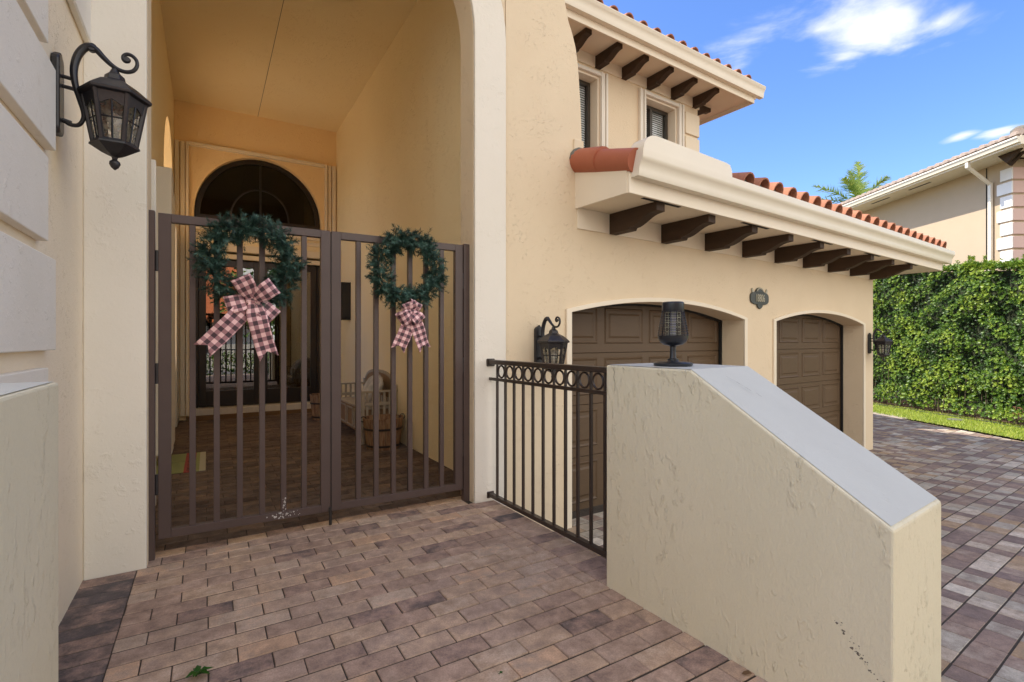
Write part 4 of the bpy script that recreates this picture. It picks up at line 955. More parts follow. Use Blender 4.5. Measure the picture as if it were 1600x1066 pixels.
# ================================================================== LANTERNS  local: plate on plane y=0, body towards -y
def make_lantern(label):
    L = empty('wall_lantern', I4, label, 'lantern', 'black wall lanterns on scroll arms')
    b = lambda mb, n, m='black', **k: build(mb, n, M[m], k.pop('parent', L), I4, **k)
    pts = [(-.045, -.15), (-.028, -.168), (.028, -.168), (.045, -.15), (.045, .13), (.035, .15), (.012, .158), (0, .172), (-.012, .158), (-.035, .15), (-.045, .13)]
    b(MB().prism(pts, -.03, -.0005), 'back_plate', bevel=.008, seg=2)
    yc = -.205
    # arm: S curve rising from the plate and hooking over the cap
    arm = [(-.036, -.105), (-.055, -.118), (-.082, -.115), (-.098, -.09), (-.100, -.06), (-.088, -.01), (-.073, .05), (-.068, .11), (-.078, .165), (-.098, .205), (-.12, .222), (-.142, .214), (-.165, .19), (-.19, .167), (-.215, .152), (-.243, .148), (-.268, .158), (-.282, .18), (-.282, .205), (-.268, .222), (-.250, .226), (-.236, .215), (-.234, .201), (-.242, .193), (-.252, .196)]
    def cr(P, n=5):
        out = []
        for i in range(len(P) - 1):
            p0, p1, p2, p3 = [Vector((0, *P[max(0, min(len(P) - 1, j))])) for j in (i - 1, i, i + 1, i + 2)]
            for k in range(n):
                t = k / n; out.append(.5 * ((2 * p1) + (-p0 + p2) * t + (2 * p0 - 5 * p1 + 4 * p2 - p3) * t * t + (-p0 + 3 * p1 - 3 * p2 + p3) * t ** 3))
        out.append(Vector((0, *P[-1]))); return out
    c = cr(arm); n = len(c); rs = []
    for i in range(n):
        t = i / (n - 1); r = .0075 + .0075 * math.exp(-((t - .36) / .16) ** 2); rs.append(r)
    a = b(MB().tube(c, rs, 10, flat=1.15), 'arm', smooth='auto')
    b(MB().lathe([(.001, -.013), (.014, -.013), (.018, -.008), (.018, .008), (.014, .013), (.001, .013)], n=16, T=Matrix.Translation((0, -.128, .218)) @ Matrix.Rotation(R(90), 4, 'Y')), 'boss', parent=a, smooth='auto')
    b(MB().lathe([(.001, -.010), (.010, -.010), (.013, 0), (.010, .010), (.001, .010)], n=14, T=Matrix.Translation((0, -.249, .201)) @ Matrix.Rotation(R(90), 4, 'Y')), 'boss', parent=a, smooth='auto')
    b(MB().tube([(0, -.03, .075), (0, -.072, .07)], .008, 8).tube([(0, -.03, .035), (0, -.074, .03)], .008, 8).tube([(0, -.03, -.105), (0, -.06, -.112)], .010, 8), 'strut', parent=a, smooth='auto')
    # cap (hexagonal), body between z=.03 and -.19
    NS = 6
    cap = b(MB().lathe([(.112, .018), (.132, .022), (.134, .034), (.122, .044), (.078, .078), (.048, .092), (.040, .098), (.036, .118), (.020, .132), (.012, .150), (.001, .152)], (0, yc, 0), NS, .5), 'cap', bevel=.002)
    rt, rb, zt, zb = .108, .074, .018, -.172
    fr_ = MB()
    for k in range(NS):
        t = 2 * math.pi * (k + .5) / NS; c_, s_ = math.cos(t), math.sin(t)
        fr_.tube([(rt * c_, yc + rt * s_, zt + .004), (rb * c_, yc + rb * s_, zb)], .0105, 6)
        t2 = 2 * math.pi * (k + 1.5) / NS; c2, s2 = math.cos(t2), math.sin(t2)
        A, B_ = Vector((rt * c_, yc + rt * s_, zt)), Vector((rt * c2, yc + rt * s2, zt)); C_, D_ = Vector((rb * c_, yc + rb * s_, zb)), Vector((rb * c2, yc + rb * s2, zb))
        mid = lambda p, q, u: p.lerp(q, u)
        nn = ((A + B_) / 2 - Vector((0, yc, zt))).normalized() * .004
        # scalloped header
        for j in range(8):
            u0, u1 = j / 8, (j + 1) / 8; h0 = .030 + .022 * abs(math.cos(math.pi * u0)) ** 1.5; h1 = .030 + .022 * abs(math.cos(math.pi * u1)) ** 1.5
            P = [mid(A, B_, u0), mid(A, B_, u1)]; Q = [mid(mid(A, B_, u0), mid(C_, D_, u0), h0 / .19), mid(mid(A, B_, u1), mid(C_, D_, u1), h1 / .19)]
            fr_.add([P[0] + nn, P[1] + nn, Q[1] + nn, Q[0] + nn, P[0] - nn, P[1] - nn, Q[1] - nn, Q[0] - nn], [(0, 1, 2, 3), (7, 6, 5, 4), (3, 2, 6, 7), (0, 4, 5, 1)])
        if k % 1 == 0:
            m0, m1 = mid(A, B_, .5), mid(C_, D_, .5); fr_.tube([m0, m1], .0035, 4)
            fr_.tube([mid(A, C_, .52), mid(B_, D_, .52)], .0035, 4)
        fr_.tube([C_, D_], .0085, 6)
    cage = b(fr_, 'cage')
    for k in range(NS):
        t = 2 * math.pi * (k + .5) / NS; t2 = 2 * math.pi * (k + 1.5) / NS; q = .97
        mb = MB(); mb.add([(rt * q * math.cos(t), yc + rt * q * math.sin(t), zt), (rt * q * math.cos(t2), yc + rt * q * math.sin(t2), zt), (rb * q * math.cos(t2), yc + rb * q * math.sin(t2), zb), (rb * q * math.cos(t), yc + rb * q * math.sin(t), zb)], [(0, 1, 2, 3)])
        b(mb, 'pane', 'lglass', parent=cage)
    bot = b(MB().lathe([(.001, -.16), (.078, -.168), (.088, -.176), (.090, -.184), (.080, -.190), (.045, -.212), (.022, -.222), (.012, -.226), (.009, -.236)], (0, yc, 0), NS, .5), 'base_tray')
    b(MB().lathe([(.006, -.23), (.010, -.238), (.019, -.246), (.0205, -.256), (.014, -.27), (.003, -.28)], (0, yc, 0), 12), 'finial', 'black', parent=bot, smooth=True)
    b(MB().lathe([(.012, -.17), (.014, -.12), (.022, -.10), (.026, -.075), (.02, -.05), (.002, -.035)], (0, yc, 0), 14), 'bulb', 'pot', smooth=True)
    return L
lan = make_lantern('largest looking black lantern, high on the left wall beside the gate')
fl = FF @ Matrix.Translation((-2.31, -.735, 2.32)) @ Matrix.Rotation(R(90), 4, 'Z') @ Matrix.Diagonal((1.04, 1.04, 1.06, 1))
copy_tree(lan, FW @ Matrix.Translation((.33, 0, 1.215)), 'black lantern behind the railing, left of the first garage door')
copy_tree(lan, FW @ Matrix.Translation((7.2, 0, 1.215)), 'small distant black lantern at the far corner of the garage wall, before the hedge')
lan.matrix_basis = fl; WM[lan.name] = fl

# ================================================================== HOUSE NUMBER PLAQUE
pq = empty('house_number_plaque', FW @ Matrix.Translation((3.835, -.002, 1.785)), 'dark bronze house number plaque 18806 between the two garage doors', 'plaque')
fp = wm(pq)
out = []
for i in range(48):
    t = 2 * math.pi * i / 48; x, z = math.cos(t), math.sin(t); k = (abs(x) ** 3.2 + abs(z) ** 3.2) ** (-1 / 3.2); out.append((.215 * x * k, .082 * z * k - .005))
build(MB().prism(out, -.014, 0), 'plate', M['bronze'], pq, fp, bevel=.004)
build(MB().prism([(.10 * math.cos(R(a)), .06 + .068 * math.sin(R(a))) for a in range(0, 181, 15)], -.018, -.001), 'crest', M['bronze'], pq, fp, bevel=.005)
build(MB().prism([(.068 * math.cos(R(a)), -.075 + .062 * math.sin(R(a))) for a in range(180, 361, 15)], -.018, -.001), 'crest', M['bronze'], pq, fp, bevel=.005)
mb = MB()
for sx in (-1, 1): mb.prism([(sx * .12, .06), (sx * .175, .062), (sx * .185, .10), (sx * .165, .118), (sx * .15, .09)], -.014, -.001)
for k in range(7):
    t = R(25 + k * 21.6); mb.prism([(.075 * math.cos(t) + .012 * math.cos(u * .785), .072 + .045 * math.sin(t) + .012 * math.sin(u * .785)) for u in range(8)], -.022, -.0185)
build(mb, 'scrollwork', M['bronzel'], pq, fp, bevel=.002)
tx = bpy.data.curves.new('numerals', 'FONT'); tx.body = '18806'; tx.size = .125; tx.align_x = 'CENTER'; tx.align_y = 'CENTER'; tx.extrude = .003; tx.materials.append(M['bronzel']); tx.space_character = .95
to = bpy.data.objects.new('numerals_tmp', tx); COL.objects.link(to)
dg = bpy.context.evaluated_depsgraph_get(); me = bpy.data.meshes.new_from_object(to.evaluated_get(dg)); bpy.data.objects.remove(to)
no = bpy.data.objects.new('numerals', me); COL.objects.link(no); no.parent = pq
no.matrix_basis = Matrix.Translation((0, -.018, -.008)) @ Matrix.Rotation(R(90), 4, 'X') @ Matrix.Diagonal((.72, 1.05, 1, 1))

# ================================================================== PORCH THINGS
def planter(s, d, rt, rb, h, label):
    p = empty('barrel_planter', FF @ Matrix.Translation((s, d, zp(s, d))), label, 'planter', 'wooden barrel planters in the porch'); fr = wm(p); NS = 18
    for k in range(NS):
        t0 = 2 * math.pi * (k + .04) / NS; t1 = 2 * math.pi * (k + .96) / NS; mb = MB(); vs = []
        for r, z in ((rb, 0), (rt, h)):
            for rr in (r, r - .018): vs += [(rr * math.cos(t0), rr * math.sin(t0), z), (rr * math.cos(t1), rr * math.sin(t1), z)]
        mb.add(vs, [(0, 1, 5, 4), (2, 6, 7, 3), (4, 5, 7, 6), (0, 4, 6, 2), (1, 3, 7, 5), (0, 2, 3, 1)])
        if k == 0: allm = mb
        else: allm.v, off = allm.v + mb.v, len(allm.v); allm.f += [tuple(i + off for i in f) for f in mb.f]; allm.t += mb.t
    build(allm, 'staves', M['wood'], p, fr, bevel=.002)
    for z, w in ((h * .66, .012), (h * .12, .012)):
        r = rb + (rt - rb) * z / h; build(MB().lathe([(r + .001, z - w), (r + .005, z - w), (r + .007, z + w), (r + .003, z + w)], n=36), 'hoop', M['hoop'], p, fr)
    build(MB().lathe([(rb + (rt - rb) * .75 - .019, h * .74), (.01, h * .76)], n=24), 'soil', M['soil'], p, fr)
    for sx in (-1, 1): build(MB().torus((sx * (rt - .004), 0, h * .97), .03, .006, 'y', 14, 6), 'handle', M['hoop'], p, fr, smooth=True)
    return p
planter(.03, 2.27, .235, .185, .36, 'wooden barrel planter beside the bench, at the right porch wall')
planter(-.16, 4.95, .19, .145, .40, 'wooden barrel planter near the front door, mostly behind the gate stile')

bn = empty('storage_bench', FF @ Matrix.Translation((.085, 3.27, 0)), 'pale weathered wooden storage bench with slatted arms against the right porch wall', 'bench')
def BN(mb, name, m='bench', **k): return build(mb, name, M[m], bn, FF, bevel=k.pop('bevel', .003), **k)
BN(B(-.13, .27, 2.60, 3.97, .41, .435), 'seat')
bx = B(-.105, .25, 2.64, 3.93, .10, .409); BN(bx, 'storage_box', 'benchbox')
for a, b2 in ((2.70, 3.08), (3.14, 3.46), (3.52, 3.88)):
    BN(MB().box(-.118, -.1055, a, b2, .13, .155).box(-.118, -.1055, a, b2, .36, .385).box(-.118, -.1055, a, a + .03, .156, .359).box(-.118, -.1055, b2 - .03, b2, .156, .359), 'door_panel')
for s in (-.15, .25):
    for d in (2.555, 3.975): BN(B(s, s + .04, d, d + .04, 0, .62 if s < 0 else .70), 'leg')
for d in (2.56, 3.98):
    BN(B(-.16, .295, d - .012, d + .045, .62, .642), 'armrest'); BN(B(-.11, .249, d + .005, d + .025, .46, .50), 'arm_rail'); BN(B(-.11, .249, d + .005, d + .025, .20, .24), 'arm_rail')
    for k in range(5): BN(B(-.09 + k * .07, -.06 + k * .07, d + .008, d + .022, .5005, .6195), 'slat'); BN(B(-.09 + k * .07, -.06 + k * .07, d + .008, d + .022, .2405, .4595), 'slat')
sq = lambda v, p: math.copysign(abs(v) ** p, v)
arch = [(3.285 - .69 * sq(math.cos(R(t)), .75), .62 + .24 * sq(math.sin(R(t)), .75)) for t in range(0, 181, 9)]; arci = [(3.285 - .66 * sq(math.cos(R(t)), .75), .59 + .235 * sq(math.sin(R(t)), .75)) for t in range(0, 181, 9)]
BN(MB().prism(arch + arci[::-1], .262, .29, 'x'), 'back_rail')
BN(MB().prism(arci + [(3.9, .52), (2.66, .52)], .27, .282, 'x'), 'back_panel', 'benchbox')
for k in range(12):
    d = 2.66 + k * .11; BN(B(.268, .284, d, d + .04, .436, .519), 'slat')
pm = bpy.data.meshes.new('cushion'); bm = bmesh.new(); bmesh.ops.create_uvsphere(bm, u_segments=28, v_segments=16, radius=1)
for v in bm.verts:
    x, y, z = v.co; v.co = Vector((x * .085 * (1 + .05 * math.sin(9 * y)), math.copysign(abs(y) ** .72, y) * .27, math.copysign(abs(z) ** .72, z) * .19))
bm.to_mesh(pm); bm.free(); pm.materials.append(M['pillow']); pm.polygons.foreach_set('use_smooth', [True] * len(pm.polygons))
fc = FF @ Matrix.Translation((.08, 2.93, .625)) @ Matrix.Rotation(R(28), 4, 'Y') @ Matrix.Rotation(R(8), 4, 'X')
cu = bpy.data.objects.new('cushion', pm); COL.objects.link(cu); cu.matrix_basis = fc; WM['cushion'] = fc; tag(cu, 'silver grey cushion with white fringe leaning on the bench', 'cushion')
rn = random.Random(4); mb = MB()
for i in range(700):
    t = rn.uniform(0, 6.283); y = math.copysign(abs(math.cos(t)) ** .72, math.cos(t)) * .27; z = math.copysign(abs(math.sin(t)) ** .72, math.sin(t)) * .19
    o_ = Vector((rn.uniform(-.4, .4), y * 4, z * 5)).normalized() * .035; w = Vector((.0015, 0, 0)); p = Vector((rn.uniform(-.01, .01), y * .98, z * .98)); mb.add([p - w, p + w, p + o_], [(0, 1, 2)])
build(mb, 'fringe', M['fur'], cu, fc)
# wall box on the right porch wall
bxo = empty('wall_box', FF @ Matrix.Translation((.3, 5.1, 1.6)), 'tall narrow black box light on the right porch wall behind the gate', 'wall box')
build(B(.15, .2995, 4.98, 5.16, 1.62, 2.20), 'body', M['plastic'], bxo, FF, bevel=.01, seg=2)
for z in (2.2005, 1.60): build(B(.145, .299, 4.975, 5.165, z, z + .0195), 'rim', M['hoop'], bxo, FF, bevel=.004)
# holiday mat
mt = empty('floor_mat', FF @ Matrix.Translation((-2.0, 2.7, zp(-2, 0) + .002)), 'green and red striped mat on the porch pavers behind the left gate leaf', 'mat')
fm = wm(mt)
build(B(-.20, .06, -.48, .02, 0, .008), 'field', M['matg'], mt, fm); build(B(-.20, .06, .035, .46, 0, .008), 'field', M['matg'], mt, fm)
build(B(.0605, .155, -.49, .46, 0, .0085), 'stripe', M['matr'], mt, fm); build(B(.156, .19, -.49, .46, 0, .0078), 'seam', M['matg'], mt, fm)
build(B(.1905, .245, -.49, .46, 0, .0083), 'border', M['matb'], mt, fm); build(B(-.20, .0604, .0205, .0345, 0, .006), 'seam', M['matd'], mt, fm)
mb = MB(); rn = random.Random(8)
for k in range(13): d = -.44 + k * .068; mb.box(.085, .13 + rn.uniform(-.015, .01), d, d + rn.uniform(.018, .034), .009, .0100)
build(mb, 'lettering', M['matd'], mt, fm)
# potted plant seen through the door
pp = empty('potted_plant', FF @ Matrix.Translation((-.40, 6.95, .141)), 'plant in a white pot standing inside behind the glass door', 'potted plant'); fpp = wm(pp)
build(MB().lathe([(.09, 0), (.115, .20), (.135, .21), (.135, .27), (.12, .27), (.11, .22), (.01, .22)], n=24), 'pot', M['pot'], pp, fpp, smooth='auto')
rn = random.Random(6); mb = MB()
for i in range(46):
    a = rn.uniform(0, 6.283); r = rn.uniform(.1, .4); h = rn.uniform(.5, 1.5); p = Vector((.03 * math.cos(a), .03 * math.sin(a), .25)); q = Vector((r * math.cos(a), r * math.sin(a), h)); e = q + Vector((math.cos(a) * .2, math.sin(a) * .2, -.12)); w = Vector((-math.sin(a), math.cos(a), 0)) * .022
    mb.add([p - w * .1, p + w * .1, q + w, q - w, e], [(0, 1, 2, 3), (3, 2, 4)], rn.random() * .4)
build(mb, 'leaves', M['palm'], pp, fpp, tone=True)
build(MB().tube([(0, 0, .2), (.02, .01, .7), (0, .02, 1.1)], .012), 'stem', M['stem'], pp, fpp)

# weeds on the pavers
def weed(x, y, sc, label, seed):
    rn = random.Random(seed); mb = MB()
    for i in range(11):
        a = i * 2.4 + rn.uniform(-.3, .3); L = sc * rn.uniform(.6, 1); u = Vector((math.cos(a), math.sin(a), 0)); w = Vector((-u.y, u.x, 0)) * L * .26; b0 = Vector((0, 0, sc * .1 + .1 * sc * (i % 3))); z = Vector((0, 0, L * .25))
        P = [b0, b0 + u * L * .35 + w + z, b0 + u * L + z * .6, b0 + u * L * .35 - w + z, b0 + u * L * .45 + z * .7]
        mb.add(P, [(0, 1, 4), (1, 2, 4), (2, 3, 4), (3, 0, 4)], rn.random())
    for i in range(3): mb.add([Vector((.001, 0, 0)), Vector((-.001, 0, 0)), Vector((.0, 0, sc * .35))], [(0, 1, 2)], .2)
    o = build(mb, 'weed', M['weed'], None, Matrix.Translation((x, y, -.015))); tag(o, label, 'weed', 'weeds in the paver joints')
weed(-1.185, 1.925, .055, 'small bright green weed sprouting from the patio joints at lower left', 1)
weed(-.05, 1.93, .018, 'tiny green seedling in the patio joints near the half wall', 2)

mb = MB(); mb.add([(-.018, 0, .002), (-.006, .009, .006), (.012, .007, .012), (.022, -.002, .004), (.008, -.009, .008), (-.008, -.007, .003)], [(0, 1, 5), (1, 2, 4, 5), (2, 3, 4)])
lp = FH @ Vector((.80, -.035, .003)); o = build(mb, 'dry_leaf', M['coir'], None, Matrix.Translation(lp)); tag(o, 'curled brown dry leaf on the pavers at the foot of the half wall', 'leaf')
# ================================================================== HEDGE
hd = empty('hedge', Matrix.Translation((11.6, 12, -.6)), 'tall clipped green hedge along the lawn strip beyond the driveway', 'hedge')
rn = random.Random(21); mb = MB(); core = MB()
def hx(y, z): return 11.15 + .05 * math.sin(y * 2.1 + z * 1.3) + .05 * math.sin(y * 4.7 - z * 3.1) + .05 * math.sin(z * 6.3 + y * 1.2)
def rosette(p, nrm, sc, tone):
    nl = rn.randint(6, 9); a = nrm.cross(Vector((.2, .4, .9))).normalized(); b2 = nrm.cross(a)
    for i in range(nl):
        th = 6.283 * i / nl + rn.uniform(-.3, .3); o = a * math.cos(th) + b2 * math.sin(th); d = (o * rn.uniform(.5, 1.0) + nrm * rn.uniform(.3, .9)).normalized(); L = sc * rn.uniform(.7, 1.2); w = d.cross(nrm).normalized() * L * .2
        mb.add([p, p + d * L * .5 + w, p + d * L, p + d * L * .5 - w], [(0, 1, 2, 3)], min(1, max(0, tone + rn.uniform(-.2, .2))))
HT = lambda y: 1.60 + .117 * y + .03 * math.sin(y * 1.7) + .03 * math.sin(y * 5.1)
for i in range(26000):
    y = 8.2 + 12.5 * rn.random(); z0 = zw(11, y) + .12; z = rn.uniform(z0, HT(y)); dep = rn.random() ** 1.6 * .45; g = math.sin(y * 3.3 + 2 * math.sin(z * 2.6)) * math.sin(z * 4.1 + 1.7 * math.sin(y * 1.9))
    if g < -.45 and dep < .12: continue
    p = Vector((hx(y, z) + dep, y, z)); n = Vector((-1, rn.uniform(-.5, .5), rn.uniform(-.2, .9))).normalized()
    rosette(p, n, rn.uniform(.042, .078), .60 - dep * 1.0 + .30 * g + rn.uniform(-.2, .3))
for i in range(5000):
    y = 8.2 + 12.5 * rn.random(); x = rn.uniform(11.1, 12.2); z = HT(y) + .04 * rn.gauss(0, 1)
    rosette(Vector((x, y, z)), Vector((rn.uniform(-.4, .2), rn.uniform(-.3, .3), 1)).normalized(), rn.uniform(.05, .085), rn.uniform(.5, 1))
for i in range(70):     # shoots above the top
    y = 8.2 + 12.5 * rn.random(); x = rn.uniform(11.1, 11.8); h = rn.uniform(.06, .26)
    for k in range(int(h / .03)): rosette(Vector((x, y, HT(y) + k * .03)), Vector((0, 0, 1)), .07, rn.uniform(.6, 1))
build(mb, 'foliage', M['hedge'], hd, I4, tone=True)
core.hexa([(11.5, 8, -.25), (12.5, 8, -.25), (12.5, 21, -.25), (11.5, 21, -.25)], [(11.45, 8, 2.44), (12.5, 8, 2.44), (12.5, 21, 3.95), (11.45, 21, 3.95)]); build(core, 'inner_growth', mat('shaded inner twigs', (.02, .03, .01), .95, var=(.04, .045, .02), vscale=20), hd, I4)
mb = MB()
for i in range(70):
    y = 8.1 + i * .18 + rn.uniform(-.05, .05); x = 11.3 + rn.uniform(-.05, .15); mb.tube([(x, y, zw(x, y)), (x + rn.uniform(-.05, .1), y + rn.uniform(-.1, .1), .4)], [.014, .008], 5)
build(mb, 'stems', M['stem'], hd, I4)
mb = MB(); pts = [(11.02 + .03 * math.sin(i * 1.3), 8 + i * .4, zw(11, 8 + i * .4) + .04 + .012 * math.sin(i * 2.2)) for i in range(30)]; mb.tube(pts, .012, 6)
o = build(mb, 'irrigation_pipe', M['cable'], smooth=True); tag(o, 'thin black irrigation pipe lying along the foot of the hedge', 'pipe')

# ================================================================== NEIGHBOUR HOUSE   N frame: s runs along +y, d=-x side is outside
FN = Matrix.Translation((14.5, 15.55, 0)) @ Matrix.Rotation(R(91.08), 4, 'Z')   # local +x = away from the camera, local +y = towards -x (outside)
nb = empty('neighbour_house', FN, 'beige two storey house with pale tile roof rising behind the hedge', 'house')
def NB(mb, name, m, **k): return build(mb, name, M[m], k.pop('parent', nb), FN, **k)
ZSo = 6.54
NB(B(-.78, 16, -9, 0, -1, ZSo), 'wall', 'nwall')

# quoins on the corner: side face bands (long and short) and front face
z = 3.55; k = 0
while z < 6.2:
    lo = -.36 if k % 2 else -.46
    NB(MB().box(-.825, lo, .0005, .045, z, z + .34), 'quoin', 'nwhite', bevel=.01)
    NB(B(-.825, -.7805, -.9, .0004, z, z + .34), 'quoin', 'nqbounce', bevel=.01)
    z += .40; k += 1
NB(B(-.805, -.7806, -9, -.0, -1, 3.54), 'terracotta_base', 'npink')
NB(B(-.9, 16, .0, .95, ZSo, ZSo + .03), 'soffit', 'trim')
NB(B(-1.95, -.901, -9, .95, ZSo, ZSo + .03), 'soffit', 'trim')
NB(B(-1.95, 16, .95, .975, ZSo - .03, ZSo + .14), 'fascia', 'trim'); NB(B(-1.975, -1.95, -9, .975, ZSo - .03, ZSo + .2), 'fascia', 'npinkf' if False else 'trim')
g = NB(MB().prism([(.976, ZSo + .02), (1.05, ZSo + .02), (1.07, ZSo + .1), (1.10, ZSo + .13), (1.10, ZSo + .17), (.976, ZSo + .17)], -1.98, 16, 'x'), 'gutter', 'gutter', smooth='auto')
for s in (1.4, 3.2, 5.0, 6.8): NB(B(s, s + .9, .5, .58, ZSo - .004, ZSo - .0005), 'soffit_vent', 'dark')
mb = MB().box(-.48, -.38, .93, 1.03, ZSo - .16, ZSo + .02)
mb.tube([(-.43, .98, ZSo - .13), (-.2, .10, ZSo - .55)], .055, 8).box(-.25, -.15, .03, .12, -1, ZSo - .52)
NB(mb, 'downspout', 'gutter', bevel=.01)
NB(MB().tube([(-.02, .02, -1), (-.02, .02, ZSo - .02)], .012, 6), 'conduit', 'dark')
for (s, y) in ((-1.05, .25), (-1.25, .55)): NB(MB().prism([(s - .35, ZSo - .002), (s + .3, ZSo - .002), (s + .05, ZSo - .28)], y - .04, y + .04), 'corbel', 'corbel')
NB(MB().prism([(-1.7, ZSo - .002), (-.91, ZSo - .002), (-.91, ZSo - .2), (-1.3, ZSo - .18)], -.75, -.63), 'corbel', 'corbel')
# roof
NB(MB().hexa([(-1.95, 1.02, ZSo + .15), (16, 1.02, ZSo + .15), (16, -9, ZSo + .15), (-1.95, -9, ZSo + .15)][::-1], [(-1.95, 1.02, ZSo + .2), (16, 1.02, ZSo + .2), (10, -4.2, ZSo + 1.7), (3.2, -4.2, ZSo + 1.7)][::-1]), 'roof', 'ntile')
mb = MB(); rn = random.Random(12)
for i in range(58):
    s = -1.85 + i * .30
    for c in range(4):
        if s + 1.95 < c * .4: continue
        y0, y1 = 1.08 - c * .4, 1.08 - (c + 1) * .4; z0 = ZSo + .20 + c * .4 * .28; z1 = z0 + .4 * .28
        vs = []
        for (y, zz, r) in ((y0, z0 + .02, .11), (y1, z1, .095)):
            for k in range(7): t = math.pi * k / 6; vs.append((s + r * math.cos(t), y, zz + r * math.sin(t)))
        mb.add(vs, [(k, k + 1, 8 + k, 7 + k) for k in range(6)] + [tuple(range(7))])
for k in range(8): mb.tube([(-1.93 + k * .33, 1.0 - k * .34, ZSo + .30 + k * .095), (-1.93 + (k + 1.1) * .33, 1.0 - (k + 1.1) * .34, ZSo + .27 + (k + 1.1) * .095)], [.12, .10], 10)
for i in range(20): mb.tube([(-2.02, .8 - i * .3, ZSo + .26), (-1.6, .8 - i * .3, ZSo + .36)], .10, 10)
NB(mb, 'roof_tiles', 'ntile', smooth='auto')
NB(MB().lathe([(.22, 0), (.21, .12), (.12, .2), (.01, .23)], (-1.75, .75, ZSo + .32), 14), 'ridge_cap', 'mortar', smooth=True)

# ================================================================== PALM
pt = empty('palm_tree', Matrix.Translation((19.5, 28.5, -.6)), 'palm tree with feathery fronds showing above the roofs', 'tree')
build(MB().tube([(19.7, 28.5, -.9), (19.6, 28.5, 4), (19.55, 28.5, 8.4)], [.28, .2, .16], 12), 'trunk', M['stem'], pt, I4, smooth=True)
mb = MB(); rn = random.Random(31); c0 = Vector((19.55, 28.5, 8.7))
for (az, el, L, dr) in ((178, 38, 2.9, .55), (160, 18, 2.7, .8), (75, 82, 2.7, .25), (60, 62, 2.8, .7), (200, 62, 2.4, .75), (100, 75, 2.5, .35), (300, 60, 2.3, .8), (190, 5, 2.5, .7), (20, 40, 2.4, .9), (170, 28, 2.4, .6), (250, 30, 2.4, .8), (330, 20, 2.4, .8), (120, 10, 2.4, .8)):
    d = Vector((math.cos(R(az)) * math.cos(R(el)), math.sin(R(az)) * math.cos(R(el)), math.sin(R(el)))); P = []
    for i in range(25):
        t = i / 24; P.append(c0 + d * L * 1.15 * t + Vector((0, 0, -dr * L * t * t * .5)))
    side = d.cross(Vector((0, 0, 1))).normalized()
    if side.length < .1: side = Vector((1, 0, 0))
    for i in range(1, 24):
        tg = (P[i + 1] - P[i - 1]).normalized()
        for q in range(3):
            for sg_ in (-1, 1):
                ll = .70 * math.sin(math.pi * (.12 + .85 * i / 24)) ** .7; v = (side * sg_ * rn.uniform(.6, 1) + tg * rn.uniform(.5, .9) + Vector((0, 0, rn.uniform(-.5, .35)))).normalized() * ll * rn.uniform(.8, 1.1); b0 = P[i].lerp(P[i + 1 if i < 24 else i], q / 3); w = tg * .034
                mb.add([b0 - w, b0 + w, b0 + v], [(0, 1, 2)], rn.random())
    for i in range(24):
        w = side * .02; mb.add([P[i] - w, P[i] + w, P[i + 1] + w * .8, P[i + 1] - w * .8], [(0, 1, 2, 3)], .9)
build(mb, 'crown', M['palm'], pt, I4, tone=True)

# ================================================================== ACROSS THE STREET (seen mirrored in the door glass)
def blob_tree(x, y, r, h, label, seed, grp='trees across the street'):
    t = empty('street_tree', Matrix.Translation((x, y, -.9)), label, 'tree', grp); rn = random.Random(seed); mb = MB()
    build(MB().tube([(x, y, -.95), (x + .1, y, h * .5), (x, y, h)], [.2, .14, .08], 8), 'trunk', M['stem'], t, I4)
    for i in range(2600):
        v = Vector((rn.gauss(0, 1), rn.gauss(0, 1), rn.gauss(0, 1))).normalized() * r * (rn.random() ** .35) * (1 + .25 * math.sin(i)); p = Vector((x, y, h)) + Vector((v.x, v.y, v.z * .8)); a = Vector((rn.gauss(0, 1), rn.gauss(0, 1), rn.gauss(0, 1))).normalized() * .16; b2 = a.orthogonal().normalized() * .07
        mb.add([p - a, p + b2, p + a, p - b2], [(0, 1, 2, 3)], rn.random())
    build(mb, 'crown', M['hedge'], t, I4, tone=True)
FA = FF @ Matrix.Translation((0, 0, 0))
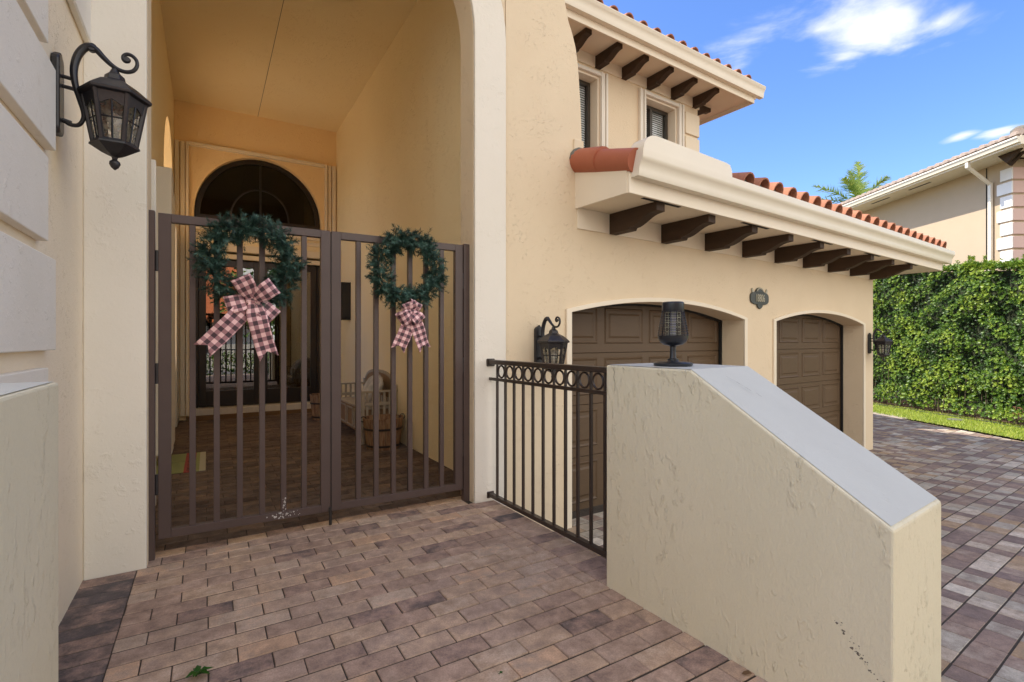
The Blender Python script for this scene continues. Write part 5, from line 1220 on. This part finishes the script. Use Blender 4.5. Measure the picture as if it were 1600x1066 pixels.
hA = empty('street_house', FF @ Matrix.Translation((-5, -26, -.9)), 'white house with an orange tile roof across the street', 'house'); 
build(B(-13, 1.5, -34, -27, -.9, 2.6), 'wall', mat('white wall', (.7, .62, .5), .8), hA, FF)
build(MB().hexa([(-17.8, -37, 2.6), (2.8, -37, 2.6), (2.8, -26.2, 2.6), (-17.8, -26.2, 2.6)], [(-15, -33, 9.4), (-1, -33, 9.4), (-1, -32.5, 9.4), (-15, -32.5, 9.4)]), 'roof', mat('bright orange roof tile', (.62, .16, .04), .7), hA, FF)
for s in (-10, -6.5, -3): build(B(s, s + 1.4, -26.99, -26.95, .4, 1.9), 'window', M['winframe'], hA, FF)
p = FF @ Vector((2.2, -19, 0)); blob_tree(p.x, p.y, 3.4, 4.0, 'round leafy green tree before the orange roofed house', 1)
p = FF @ Vector((-9, -20, 0)); blob_tree(p.x, p.y, 2.4, 3.2, 'wide leafy green tree left of the orange roofed house', 2)
fn = empty('garden_fence', FF @ Matrix.Translation((-1, -9, -.9)), 'black bar fence along the front garden behind the camera', 'fence')
build(MB().box(-8, 5, -9.02, -8.98, .85, .90).box(-8, 5, -9.02, -8.98, -.75, -.70), 'rail', M['black'], fn, FF)
b0 = build(B(-.01, .01, -.01, .01, -.9, .9), 'bar', M['black'], fn, FF @ Matrix.Translation((-7.94, -9, 0)))
for i in range(1, 87):
    c = b0.copy(); COL.objects.link(c); c.parent = fn; c.matrix_basis = wm(fn).inverted() @ (FF @ Matrix.Translation((-7.94 + i * .15, -9, 0)))
gh = empty('garden_hedge', FF @ Matrix.Translation((-1, -10, -.9)), 'low green hedge behind the black bar fence', 'hedge'); mb = MB(); rn = random.Random(44)
for i in range(7000):
    p = Vector((rn.uniform(-8, 5), rn.uniform(-10.2, -9.4), rn.uniform(-.9, .75))); a = Vector((rn.gauss(0, 1), rn.gauss(0, 1), rn.gauss(0, 1))).normalized() * .08; b2 = a.orthogonal().normalized() * .035
    mb.add([p - a, p + b2, p + a, p - b2], [(0, 1, 2, 3)], rn.random())
build(mb, 'foliage', M['hedge'], gh, FF, tone=True)
